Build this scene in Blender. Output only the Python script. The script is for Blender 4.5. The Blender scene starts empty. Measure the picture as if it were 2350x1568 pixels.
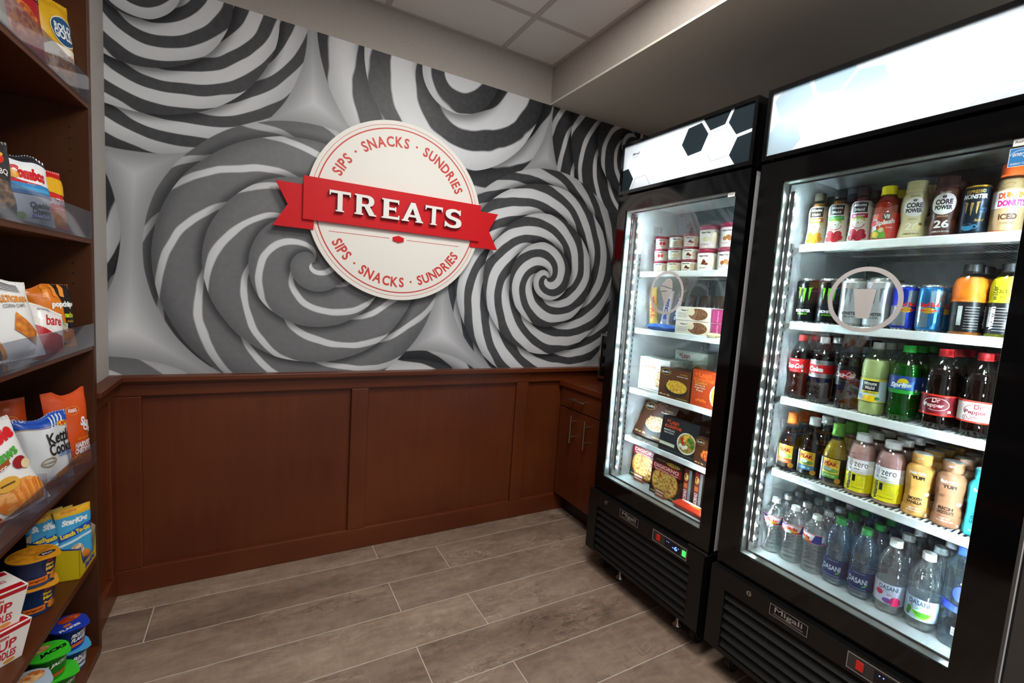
import bpy, bmesh, math, random
from mathutils import Vector, Matrix, noise
from mathutils.geometry import tessellate_polygon
R = math.radians
random.seed(7)
scene = bpy.context.scene
COL = scene.collection

# ------------------------------------------------------------------ camera
CAM = Vector((0.4861, -2.2448, 1.2820))
YAW, PITCH, ROLL, FPX = 0.5114, -0.0950, 0.0666, 1054.30
fw = Vector((math.sin(YAW)*math.cos(PITCH), math.cos(YAW)*math.cos(PITCH), math.sin(PITCH)))
rt = Vector((math.cos(YAW), -math.sin(YAW), 0)); up = rt.cross(fw)
r2 = math.cos(ROLL)*rt + math.sin(ROLL)*up; u2 = -math.sin(ROLL)*rt + math.cos(ROLL)*up
cd = bpy.data.cameras.new('camera'); cam = bpy.data.objects.new('camera', cd); COL.objects.link(cam)
cam.matrix_world = Matrix(((r2.x, u2.x, -fw.x, CAM.x), (r2.y, u2.y, -fw.y, CAM.y), (r2.z, u2.z, -fw.z, CAM.z), (0, 0, 0, 1)))
cd.sensor_fit = 'HORIZONTAL'; cd.sensor_width = 36; cd.lens = FPX/2350*36; cd.clip_start = 0.02
scene.camera = cam

# ------------------------------------------------------------------ world, lamps, exposure
w = bpy.data.worlds.new('world'); scene.world = w; w.use_nodes = True
w.node_tree.nodes['Background'].inputs[0].default_value = (0.93, 0.96, 1.0, 1)
w.node_tree.nodes['Background'].inputs[1].default_value = 0.50
LAMP_E = 28.0          # emission of the two ceiling light panels
LED_E = 1500.0          # door jamb diodes
TUBE_E = 14.0          # tubes in the light boxes
cy = scene.cycles
cy.max_bounces = 7; cy.diffuse_bounces = 4; cy.glossy_bounces = 3; cy.transmission_bounces = 4; cy.transparent_max_bounces = 40
cy.use_light_tree = False; cy.adaptive_threshold = 0.03
cy.caustics_reflective = False; cy.caustics_refractive = False; cy.sample_clamp_indirect = 6.0
vs = scene.view_settings
vs.view_transform = 'Standard'; vs.look = 'None'; vs.exposure = 0.0; vs.gamma = 1.0; vs.use_curve_mapping = False

# ------------------------------------------------------------------ materials
def lin(h):
    if isinstance(h, (tuple, list)): return tuple(h)[:3]
    h = h.lstrip('#'); c = [int(h[i:i+2], 16)/255 for i in (0, 2, 4)]
    return tuple(x/12.92 if x <= .04045 else ((x+.055)/1.055)**2.4 for x in c)
_M = {}
def mat(c, rough=.45, metal=0.0, spec=.5, emit=0, coat=0, trans=0, ior=1.45, bump=0, bscale=60, var=0, vscale=4, name=None):
    key = (c if isinstance(c, str) else tuple(c), rough, metal, spec, emit, coat, trans, bump, bscale, var, vscale)
    if key in _M: return _M[key]
    m = bpy.data.materials.new(name or 'paint'); m.use_nodes = True
    nt = m.node_tree; b = nt.nodes['Principled BSDF']; L = nt.links.new
    col = lin(c) + (1,)
    b.inputs['Base Color'].default_value = col
    b.inputs['Roughness'].default_value = rough; b.inputs['Metallic'].default_value = metal
    b.inputs['Specular IOR Level'].default_value = spec; b.inputs['IOR'].default_value = ior
    b.inputs['Coat Weight'].default_value = coat; b.inputs['Transmission Weight'].default_value = trans
    if emit:
        b.inputs['Emission Color'].default_value = col; b.inputs['Emission Strength'].default_value = emit
    if var or bump:
        tc = nt.nodes.new('ShaderNodeTexCoord')
    if var:
        n = nt.nodes.new('ShaderNodeTexNoise'); n.inputs['Scale'].default_value = vscale; n.inputs['Detail'].default_value = 5
        L(tc.outputs['Object'], n.inputs['Vector'])
        mx = nt.nodes.new('ShaderNodeMix'); mx.data_type = 'RGBA'; mx.blend_type = 'MULTIPLY'; mx.inputs[0].default_value = 1
        mr = nt.nodes.new('ShaderNodeMapRange'); mr.inputs['From Min'].default_value = .25; mr.inputs['From Max'].default_value = .75
        mr.inputs['To Min'].default_value = 1-var; mr.inputs['To Max'].default_value = 1+var
        L(n.outputs['Fac'], mr.inputs['Value']); mx.inputs[6].default_value = col
        L(mr.outputs[0], mx.inputs[7]); L(mx.outputs[2], b.inputs['Base Color'])
    if bump:
        n2 = nt.nodes.new('ShaderNodeTexNoise'); n2.inputs['Scale'].default_value = bscale; n2.inputs['Detail'].default_value = 4
        L(tc.outputs['Object'], n2.inputs['Vector'])
        bp = nt.nodes.new('ShaderNodeBump'); bp.inputs['Strength'].default_value = bump; bp.inputs['Distance'].default_value = .002
        L(n2.outputs['Fac'], bp.inputs['Height']); L(bp.outputs[0], b.inputs['Normal'])
    _M[key] = m
    return m
def clear(c='ffffff', gloss=.12, haze=0.0, rough=.03, key='', ior=1.45, name='clear_plastic', body=0.0, bodyc='ffffff'):
    """thin clear plastic or glass: tinted transparency with a fresnel-weighted gloss"""
    k = ('clear', c, gloss, haze, rough, ior, body, bodyc)
    if k in _M: return _M[k]
    m = bpy.data.materials.new(name); m.use_nodes = True; nt = m.node_tree; nt.nodes.clear(); L = nt.links.new
    out = nt.nodes.new('ShaderNodeOutputMaterial'); t = nt.nodes.new('ShaderNodeBsdfTransparent'); t.inputs[0].default_value = lin(c)+(1,)
    g = nt.nodes.new('ShaderNodeBsdfGlossy'); g.inputs['Roughness'].default_value = rough
    lw = nt.nodes.new('ShaderNodeLayerWeight'); lw.inputs[0].default_value = .5
    fac = (NX(nt, lw.outputs['Facing']).pow(4.0)*(.9-gloss)+gloss).min(1.0)
    last = t.outputs[0]
    if body:
        d = nt.nodes.new('ShaderNodeBsdfDiffuse'); d.inputs[0].default_value = lin(bodyc)+(1,)
        tl = nt.nodes.new('ShaderNodeBsdfTranslucent'); tl.inputs[0].default_value = lin(bodyc)+(1,)
        m0 = nt.nodes.new('ShaderNodeMixShader'); m0.inputs[0].default_value = .45; L(d.outputs[0], m0.inputs[1]); L(tl.outputs[0], m0.inputs[2])
        m1 = nt.nodes.new('ShaderNodeMixShader'); m1.inputs[0].default_value = body; L(last, m1.inputs[1]); L(m0.outputs[0], m1.inputs[2]); last = m1.outputs[0]
    mx = nt.nodes.new('ShaderNodeMixShader'); L(fac.s, mx.inputs[0]); L(last, mx.inputs[1]); L(g.outputs[0], mx.inputs[2])
    L(mx.outputs[0], out.inputs[0]); _M[k] = m
    return m

class NX:
    """tiny expression layer over shader math nodes"""
    def __init__(s, nt, sock): s.nt, s.s = nt, sock
    def op(s, o, *a):
        n = s.nt.nodes.new('ShaderNodeMath'); n.operation = o
        for i, v in enumerate((s,)+a):
            if isinstance(v, NX): s.nt.links.new(v.s, n.inputs[i])
            else: n.inputs[i].default_value = v
        return NX(s.nt, n.outputs[0])
    def __add__(s, b): return s.op('ADD', b)
    __radd__ = __add__
    def __sub__(s, b): return s.op('SUBTRACT', b)
    def __rsub__(s, b): return (s*-1.0)+b
    def __mul__(s, b): return s.op('MULTIPLY', b)
    __rmul__ = __mul__
    def __truediv__(s, b): return s.op('DIVIDE', b)
    def floor(s): return s.op('FLOOR')
    def fract(s): return s.op('FRACT')
    def sqrt(s): return s.op('SQRT')
    def abs(s): return s.op('ABSOLUTE')
    def min(s, b): return s.op('MINIMUM', b)
    def max(s, b): return s.op('MAXIMUM', b)
    def pow(s, b): return s.op('POWER', b)
    def atan2(s, b): return s.op('ARCTAN2', b)
    def ss(s, a, b):
        n = s.nt.nodes.new('ShaderNodeMapRange'); n.interpolation_type = 'SMOOTHSTEP'
        s.nt.links.new(s.s, n.inputs['Value']); n.inputs['From Min'].default_value = min(a, b); n.inputs['From Max'].default_value = max(a, b)
        n.inputs['To Min'].default_value = 0 if a < b else 1; n.inputs['To Max'].default_value = 1 if a < b else 0
        return NX(s.nt, n.outputs[0])
def mixv(f, a, b): return a + (b-a)*f

def wood(c1='4a1d0c', c2='2c0f06', rough=.38, scale=(1, 14, 1), name='stained_wood'):
    k = ('wood', c1, c2, rough, scale)
    if k in _M: return _M[k]
    m = bpy.data.materials.new(name); m.use_nodes = True; nt = m.node_tree; L = nt.links.new; b = nt.nodes['Principled BSDF']
    tc = nt.nodes.new('ShaderNodeTexCoord'); mp = nt.nodes.new('ShaderNodeMapping'); mp.inputs['Scale'].default_value = scale
    L(tc.outputs['Object'], mp.inputs[0])
    n = nt.nodes.new('ShaderNodeTexNoise'); n.inputs['Scale'].default_value = 3.0; n.inputs['Detail'].default_value = 8; n.inputs['Roughness'].default_value = .62
    L(mp.outputs[0], n.inputs['Vector'])
    n2 = nt.nodes.new('ShaderNodeTexNoise'); n2.inputs['Scale'].default_value = 1.7; L(tc.outputs['Object'], n2.inputs['Vector'])
    ad = nt.nodes.new('ShaderNodeMath'); ad.operation = 'MULTIPLY_ADD'; ad.inputs[1].default_value = .7
    L(n2.outputs['Fac'], ad.inputs[0]); sc_ = nt.nodes.new('ShaderNodeMath'); sc_.operation = 'MULTIPLY'; sc_.inputs[1].default_value = .3
    L(n.outputs['Fac'], sc_.inputs[0]); L(sc_.outputs[0], ad.inputs[2])
    cr = nt.nodes.new('ShaderNodeValToRGB'); cr.color_ramp.elements[0].position = .34; cr.color_ramp.elements[1].position = .66
    cr.color_ramp.elements[0].color = lin(c2)+(1,); cr.color_ramp.elements[1].color = lin(c1)+(1,)
    L(ad.outputs[0], cr.inputs[0]); L(cr.outputs[0], b.inputs['Base Color'])
    b.inputs['Roughness'].default_value = rough; b.inputs['Specular IOR Level'].default_value = .35
    bp = nt.nodes.new('ShaderNodeBump'); bp.inputs['Strength'].default_value = .06; bp.inputs['Distance'].default_value = .001
    L(n.outputs['Fac'], bp.inputs['Height']); L(bp.outputs[0], b.inputs['Normal'])
    _M[k] = m
    return m

# ------------------------------------------------------------------ mesh helpers
class MB:
    def __init__(s): s.v, s.f, s.m, s.mats, s.smooth = [], [], [], [], []
    def mi(s, m):
        if m not in s.mats: s.mats.append(m)
        return s.mats.index(m)
    def add(s, vs, fs, m, smooth=False):
        o = len(s.v); s.v += [tuple(v) for v in vs]; i = s.mi(m)
        for f in fs: s.f.append(tuple(o+k for k in f)); s.m.append(i); s.smooth.append(smooth)
        return s
    def box(s, a, b, m, bev=0):
        x0, y0, z0 = (min(a[i], b[i]) for i in range(3)); x1, y1, z1 = (max(a[i], b[i]) for i in range(3))
        if not bev:
            return s.add([(x0,y0,z0),(x1,y0,z0),(x1,y1,z0),(x0,y1,z0),(x0,y0,z1),(x1,y0,z1),(x1,y1,z1),(x0,y1,z1)],
                [(0,3,2,1),(4,5,6,7),(0,1,5,4),(1,2,6,5),(2,3,7,6),(3,0,4,7)], m)
        bm = bmesh.new(); bmesh.ops.create_cube(bm, size=1)
        for v in bm.verts: v.co = Vector(((x0+x1)/2+v.co.x*(x1-x0), (y0+y1)/2+v.co.y*(y1-y0), (z0+z1)/2+v.co.z*(z1-z0)))
        bmesh.ops.bevel(bm, geom=bm.edges[:], offset=min(bev, .45*min(x1-x0, y1-y0, z1-z0)), segments=2, affect='EDGES', profile=.5)
        bm.verts.ensure_lookup_table(); bm.faces.ensure_lookup_table()
        s.add([v.co for v in bm.verts], [[v.index for v in f.verts] for f in bm.faces], m); bm.free()
        return s
    def prism(s, pts, axis, a, b, m):
        """polygon in the plane across axis (x: (y,z), y: (x,z), z: (x,y)), extruded a..b, caps tessellated"""
        def P(p, t): return {'x': (t, p[0], p[1]), 'y': (p[0], t, p[1]), 'z': (p[0], p[1], t)}[axis]
        n = len(pts); tr = tessellate_polygon([[Vector((p[0], p[1], 0)) for p in pts]])
        vs = [P(p, a) for p in pts]+[P(p, b) for p in pts]
        fs = [tuple(t) for t in tr]+[tuple(n+i for i in reversed(t)) for t in tr]+[(i, (i+1) % n, n+(i+1) % n, n+i) for i in range(n)]
        return s.add(vs, fs, m)
    def frame(s, y0, y1, z0, z1, oy0, oy1, oz0, oz1, xa, xb, m, axis='x'):
        """rectangular ring with an opening, extruded xa..xb"""
        o = [(y0,z0),(y1,z0),(y1,z1),(y0,z1)]; i = [(oy0,oz0),(oy1,oz0),(oy1,oz1),(oy0,oz1)]
        def P(p, t): return (t, p[0], p[1]) if axis == 'x' else (p[0], t, p[1])
        vs = [P(p, xa) for p in o]+[P(p, xa) for p in i]+[P(p, xb) for p in o]+[P(p, xb) for p in i]
        fs = []
        for k in range(4):
            j = (k+1) % 4
            fs += [(k, j, 4+j, 4+k), (8+k, 12+k, 12+j, 8+j), (k, 8+k, 8+j, j), (4+k, 4+j, 12+j, 12+k)]
        return s.add(vs, fs, m)
    def lathe(s, prof, m, seg=24, mod=None, cx=0, cy=0, mats=None, cap=True):
        """prof: (r, z) bottom to top; mats: material for each band"""
        o = len(s.v)
        for r, z in prof:
            for k in range(seg):
                t = 2*math.pi*k/seg; rr = r*(mod(t, z) if mod else 1)
                s.v.append((cx+rr*math.sin(t), cy-rr*math.cos(t), z))
        for i in range(len(prof)-1):
            mm = s.mi(mats[i] if mats else m)
            for k in range(seg):
                j = (k+1) % seg
                s.f.append((o+i*seg+k, o+i*seg+j, o+(i+1)*seg+j, o+(i+1)*seg+k)); s.m.append(mm); s.smooth.append(True)
        if cap:
            s.f.append(tuple(o+k for k in reversed(range(seg)))); s.m.append(s.mi(mats[0] if mats else m)); s.smooth.append(False)
            n = (len(prof)-1)*seg
            s.f.append(tuple(o+n+k for k in range(seg))); s.m.append(s.mi(mats[-1] if mats else m)); s.smooth.append(False)
        return s
    def tube(s, a, b, r, m, seg=8, r2=None):
        a, b = Vector(a), Vector(b); d = (b-a).normalized(); x = d.orthogonal().normalized(); y = d.cross(x); r2 = r if r2 is None else r2
        vs = [a+(x*math.cos(2*math.pi*k/seg)+y*math.sin(2*math.pi*k/seg))*r for k in range(seg)]+[b+(x*math.cos(2*math.pi*k/seg)+y*math.sin(2*math.pi*k/seg))*r2 for k in range(seg)]
        s.add(vs, [(k, (k+1) % seg, seg+(k+1) % seg, seg+k) for k in range(seg)], m, True)
        return s.add(vs, [tuple(reversed(range(seg))), tuple(range(seg, 2*seg))], m)
    def mesh(s, name, shift=None):
        me = bpy.data.meshes.new(name)
        vs = s.v if shift is None else [(v[0]-shift[0], v[1]-shift[1], v[2]-shift[2]) for v in s.v]
        me.from_pydata(vs, [], s.f)
        for m in s.mats: me.materials.append(m)
        me.polygons.foreach_set('material_index', s.m); me.polygons.foreach_set('use_smooth', s.smooth)
        me.update()
        return me
def put(name, data, parent=None, loc=None, rot=None):
    o = bpy.data.objects.new(name, data); COL.objects.link(o)
    if parent is not None: o.parent = parent
    if loc is not None: o.location = loc
    if rot is not None: o.rotation_euler = rot
    return o
def tag(o, label=None, cat=None, group=None, kind=None):
    for k, v in (('label', label), ('category', cat), ('group', group), ('kind', kind)):
        if v: o[k] = v
    return o
def thing(name, label, cat, loc=(0, 0, 0), rz=0, group=None):
    return tag(put(name, None, None, loc, (0, 0, rz)), label, cat, group)
def wpart(name, mb, parent, label=None):
    """a part given in world coordinates under an unrotated thing (or under one of its parts)"""
    root = parent
    while root.parent: root = root.parent
    o = put(name, mb.mesh(name, root.location), parent)
    if label: o['label'] = label
    return o
def lpart(name, mb, parent, label=None):
    o = put(name, mb.mesh(name), parent)
    if label: o['label'] = label
    return o
def struct(name, mb, label=None):
    o = put(name, mb.mesh(name)); o['kind'] = 'structure'
    if label: o['label'] = label
    return o
def copy_tree(o, parent=None):
    c = o.copy(); COL.objects.link(c)
    if parent is not None: c.parent = parent
    for ch in o.children: copy_tree(ch, c)
    return c

# ------------------------------------------------------------------ flat print: lettering and patches mapped on a surface
_TX = {}
def glyphs(s, bold=0.0, spacing=1.0):
    k = (s, bold, spacing)
    if k not in _TX:
        cu = bpy.data.curves.new('lettering', 'FONT'); cu.body = s; cu.resolution_u = 3; cu.offset = bold; cu.space_character = spacing
        cu.align_x = 'CENTER'; cu.size = 1
        o = bpy.data.objects.new('lettering', cu); COL.objects.link(o)
        dg = bpy.context.evaluated_depsgraph_get(); me = bpy.data.meshes.new_from_object(o.evaluated_get(dg))
        me.calc_loop_triangles()
        vs = [(v.co.x, v.co.y) for v in me.vertices]; tr = [tuple(t.vertices) for t in me.loop_triangles]
        bpy.data.objects.remove(o); bpy.data.meshes.remove(me); bpy.data.curves.remove(cu)
        xs = [v[0] for v in vs] or [0, 1]; ys = [v[1] for v in vs] or [0, 1]
        _TX[k] = (vs, tr, min(xs), max(xs), min(ys), max(ys))
    return _TX[k]
def clipped(poly, axis, lo, hi):
    for sgn, lim in ((1, lo), (-1, hi)):
        out = []
        for i in range(len(poly)):
            a, b = poly[i], poly[(i+1) % len(poly)]
            da, db = sgn*(a[axis]-lim), sgn*(b[axis]-lim)
            if da >= 0: out.append(a)
            if (da >= 0) != (db >= 0):
                t = da/(da-db); out.append((a[0]+(b[0]-a[0])*t, a[1]+(b[1]-a[1])*t))
        poly = out
        if len(poly) < 3: return []
    return poly
class Print:
    def __init__(s): s.items = []
    def tris(s, vs, tr, m): s.items.append(([[vs[i] for i in t] for t in tr], m)); return s
    def poly(s, pts, m):
        tr = tessellate_polygon([[Vector((p[0], p[1], 0)) for p in pts]])
        return s.tris(pts, tr, m)
    def rect(s, a, b, c, d, m): return s.tris([(a, b), (c, b), (c, d), (a, d)], [(0, 1, 2), (0, 2, 3)], m)
    def ell(s, cx, cy, rx, ry, m, n=20, rot=0):
        c, sn = math.cos(rot), math.sin(rot); pts = []
        for k in range(n):
            t = 2*math.pi*k/n; x, y = rx*math.cos(t), ry*math.sin(t); pts.append((cx+x*c-y*sn, cy+x*sn+y*c))
        return s.tris(pts, [(0, k, k+1) for k in range(1, n-1)], m)
    def ring(s, cx, cy, rx, ry, wd, m, n=40, a0=0, a1=2*math.pi):
        pts = []; tr = []
        for k in range(n+1):
            t = a0+(a1-a0)*k/n; pts += [(cx+rx*math.cos(t), cy+ry*math.sin(t)), (cx+(rx-wd)*math.cos(t), cy+(ry-wd)*math.sin(t))]
        for k in range(n): tr += [(2*k, 2*k+2, 2*k+1), (2*k+1, 2*k+2, 2*k+3)]
        return s.tris(pts, tr, m)
    def text(s, t, cx, cy, h, m, w=None, rot=0, bold=.012, shear=0, spacing=1.0):
        """h: height of the drawn letters; w: width the whole line is fitted to"""
        vs, tr, x0, x1, y0, y1 = glyphs(t, bold, spacing)
        sy = h/max(y1-y0, .01); sx = sy if w is None else w/max(x1-x0, .01)
        c, sn = math.cos(rot), math.sin(rot); P = []
        for x, y in vs:
            X = (x-(x0+x1)/2)*sx+shear*(y-(y0+y1)/2)*sy; Y = (y-(y0+y1)/2)*sy
            P.append((cx+X*c-Y*sn, cy+X*sn+Y*c))
        return s.tris(P, tr, m)
    def into(s, mb, surf, su=None, sv=None, off=.0003, step=.00006):
        for k, (trs, m) in enumerate(s.items):
            o = off+step*k
            for t in trs:
                polys = [t]
                for ax, st in ((0, su), (1, sv)):
                    if not st: continue
                    nxt = []
                    for q in polys:
                        lo = min(p[ax] for p in q); hi = max(p[ax] for p in q)
                        if hi-lo <= st*1.3: nxt.append(q); continue
                        i0 = math.floor(lo/st); i1 = math.floor(hi/st)
                        for i in range(i0, i1+1):
                            c = clipped(q, ax, i*st, (i+1)*st)
                            if c: nxt.append(c)
                    polys = nxt
                for q in polys:
                    mb.add([surf(p[0], p[1], o) for p in q], [tuple(range(len(q)))], m)
        return mb
def cyl(r, z0=0):
    f = r if callable(r) else (lambda v: r)
    def S(u, v, o):
        rr = f(v); t = u/rr
        return ((rr+o)*math.sin(t), -(rr+o)*math.cos(t), v+z0)
    return S
def flat_front(y): return lambda u, v, o: (u, y-o, v)

# ================================================================== the setting
ZS, ZC, XS, XW, YF = 2.349, 2.549, 1.890, 2.72, -3.4
ZR = 0.887
# ---- wallpaper
def wallpaper(c, name):
    m = mat(c, .75, spec=.2, name=name); nt = m.node_tree; L = nt.links.new; b = nt.nodes['Principled BSDF']
    tc = nt.nodes.new('ShaderNodeTexCoord'); mp = nt.nodes.new('ShaderNodeMapping'); mp.inputs['Scale'].default_value = (14, 14, 260)
    L(tc.outputs['Object'], mp.inputs[0]); n = nt.nodes.new('ShaderNodeTexNoise'); n.inputs['Scale'].default_value = 3; n.inputs['Detail'].default_value = 4
    L(mp.outputs[0], n.inputs['Vector']); cr = nt.nodes.new('ShaderNodeValToRGB'); e = cr.color_ramp.elements
    e[0].position = .3; e[1].position = .7; k = lin(c); e[0].color = tuple(x*.86 for x in k)+(1,); e[1].color = tuple(min(1, x*1.06) for x in k)+(1,)
    L(n.outputs['Fac'], cr.inputs[0]); L(cr.outputs[0], b.inputs['Base Color'])
    bp = nt.nodes.new('ShaderNodeBump'); bp.inputs['Strength'].default_value = .25; bp.inputs['Distance'].default_value = .001
    L(n.outputs['Fac'], bp.inputs['Height']); L(bp.outputs[0], b.inputs['Normal'])
    return m
PAPER = wallpaper('b3aba3', 'linen_wallpaper')
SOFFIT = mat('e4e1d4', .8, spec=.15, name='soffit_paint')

def mural_material():
    m = bpy.data.materials.new('lollipop_mural_print'); m.use_nodes = True; nt = m.node_tree; L = nt.links.new; b = nt.nodes['Principled BSDF']
    tc = nt.nodes.new('ShaderNodeTexCoord'); sp = nt.nodes.new('ShaderNodeSeparateXYZ'); L(tc.outputs['Object'], sp.inputs[0])
    X, Z = NX(nt, sp.outputs[0]), NX(nt, sp.outputs[2])
    def nz(scale, detail=3, sx=1, sz=1):
        mp = nt.nodes.new('ShaderNodeMapping'); mp.inputs['Scale'].default_value = (sx, 1, sz); L(tc.outputs['Object'], mp.inputs[0])
        n = nt.nodes.new('ShaderNodeTexNoise'); n.inputs['Scale'].default_value = scale; n.inputs['Detail'].default_value = detail; L(mp.outputs[0], n.inputs['Vector'])
        return NX(nt, n.outputs['Fac'])
    wob = nz(3.2, 2)-.5; wob2 = nz(9, 3)-.5; brush = nz(40, 4)-.5
    # centre x, z, radius, coil pitch, stripe wave length, tilt across the coil, share of white, dark tone, phase, squeeze
    lol = [(-.56, 1.42, .60, .20, .40, 1.2, .45, .045, .1, 1.0), (1.20, .40, .585, .24, .60, 1.1, .50, .05, .40, 1.0), (-.03, .36, .60, .20, .42, 1.2, .40, .22, .3, 1.0),
           (2.52, 2.28, .61, .19, .24, 1.5, .26, .050, .0, 1.0), (.06, 2.33, .60, .165, .31, 1.6, .50, .065, .20, 1.0), (1.30, 2.38, .60, .270, .85, 1.15, .52, .042, .15, 1.0),
           (.70, 1.375, .595, 0.162, .37, 1.0, .195, .17, .15, 1.0), (1.945, 1.405, .605, .160, .31, 1.45, .50, .070, .1, 1.0)]
    col = None; bg = nz(.9, 2)*.10+.66
    pre = []; shade = None
    for (cx, cz, R0, p, lam, T, duty, dark, ph, sq) in lol:
        dx, dz = X-cx, Z-cz; r = (dx*dx+dz*dz).sqrt(); pre.append((dx, dz, r)); q = r-R0
        shade = q if shade is None else shade.min(q)
    col = bg*(shade.ss(-.01, .13)*.55+.45)
    wr = wob*.018; wp = wob*.35; w2 = wob2*.08; bd = brush*.05
    for (cx, cz, R0, p, lam, T, duty, dark, ph, sq), (dx, dz, r0) in zip(lol, pre):
        r = r0+wr
        t = (dz.atan2(dx))*(-1/(2*math.pi))
        s = r.op('MULTIPLY_ADD', 1/p, t); u = s.fract()
        kc = s-u-t+.5; e = u*(1.0-u)
        phase = u.op('MULTIPLY_ADD', T+.12, wp)-kc*kc*(math.pi*p/lam)+ph
        tri = (phase.fract()-.5).abs()*2                               # 0 in the middle of a white stripe
        white = ((tri+w2)/(e.ss(.0, .16)*.32+.74)).ss(duty+.05, duty-.05)
        tone = mixv(white, bd+dark, bd+.70)
        tone = tone*(u.ss(0.0, .22)*.62+.38)*(e.ss(0, .25)*.22+.80)*(r.ss(R0*1.01, R0*.82)*.35+.65)
        col = mixv(r.ss(R0+.002, R0-.002), col, tone)
    cm = nt.nodes.new('ShaderNodeCombineColor'); L((col*.975).s, cm.inputs[0]); L(col.s, cm.inputs[1]); L((col*1.025+.003).s, cm.inputs[2])
    L(cm.outputs[0], b.inputs['Base Color']); b.inputs['Roughness'].default_value = .42; b.inputs['Specular IOR Level'].default_value = .3
    return m
MURAL = mural_material()
mb = MB()
for z0, z1, m in ((0, ZR, PAPER), (ZR, ZS, MURAL), (ZS, ZC+.1, PAPER)):
    mb.box((-.1, 0, z0), (XW+.1, .1, z1), m)
struct('wall_back', mb, 'wall with a grey and white lollipop swirl mural above wainscot')
mb = MB(); mb.box((-.1, .1, 0), (0, -.325, ZC+.1), PAPER); mb.box((-.55, .1, 0), (-.45, YF, ZC+.1), PAPER); struct('wall_left', mb)
mb = MB(); mb.box((XW, .1, 0), (XW+.1, YF, ZC+.1), PAPER); struct('wall_right', mb)
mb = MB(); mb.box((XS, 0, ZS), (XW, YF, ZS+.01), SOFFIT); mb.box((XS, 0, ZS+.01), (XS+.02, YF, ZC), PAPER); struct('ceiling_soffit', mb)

# ---- ceiling grid
CT = mat('ebe7e3', .9, spec=.1, bump=.5, bscale=220, var=.03, vscale=3, name='ceiling_tile_board')
GRID = mat('c2b9b3', .5, name='ceiling_grid')
mb = MB(); mb.box((-.55, 0, ZC+.012), (XS, YF, ZC+.06), CT); ceil = struct('ceiling', mb)
gx = [-.45, -.188, .399, .986, 1.573, XS]; gy = [0, -.33, -.917, -1.504, -2.091, -2.678, YF]
lamps = {(3, 2), (2, 4)}
for i in range(5):
    for j in range(6):
        if (i, j) in lamps: continue
        mb = MB(); mb.box((gx[i]+.006, gy[j]-.006, ZC), (gx[i+1]-.006, gy[j+1]+.006, ZC+.012), CT); put('ceiling_tile', mb.mesh('ceiling_tile'), ceil)
for x in gx[1:-1]+[XS-.006]:
    mb = MB(); mb.box((x-.012, 0, ZC-.004), (x+.012 if x < XS-.01 else XS, YF, ZC+.002), GRID); put('grid_bar', mb.mesh('grid_bar'), ceil)
for y in [-.008]+gy[1:-1]:
    mb = MB(); mb.box((-.45, y-.012, ZC-.0035), (XS, min(0, y+.012), ZC+.0025), GRID); put('grid_bar', mb.mesh('grid_bar'), ceil)
LAMP = mat((1.0, .965, .92), .6, emit=LAMP_E, name='troffer_diffuser')
for (i, j), lb in (((3, 2), 'square ceiling light panel over the middle of the snack room'), ((2, 4), 'square ceiling light panel nearer the room entrance')):
    t = thing('ceiling_light', lb, 'ceiling light', ((gx[i]+gx[i+1])/2, (gy[j]+gy[j+1])/2, ZC), group='ceiling light panels')
    mb = MB(); a = .275; mb.frame(-.287, .287, -.287, .287, -a, a, -a, a, -.004, .012, GRID, 'x')
    mb.v = [(y, z, x) for x, y, z in mb.v]; lpart('light_frame', mb, t)
    mb = MB(); mb.box((-a, -a, 0), (a, a, .01), LAMP); lpart('diffuser', mb, t)

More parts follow.
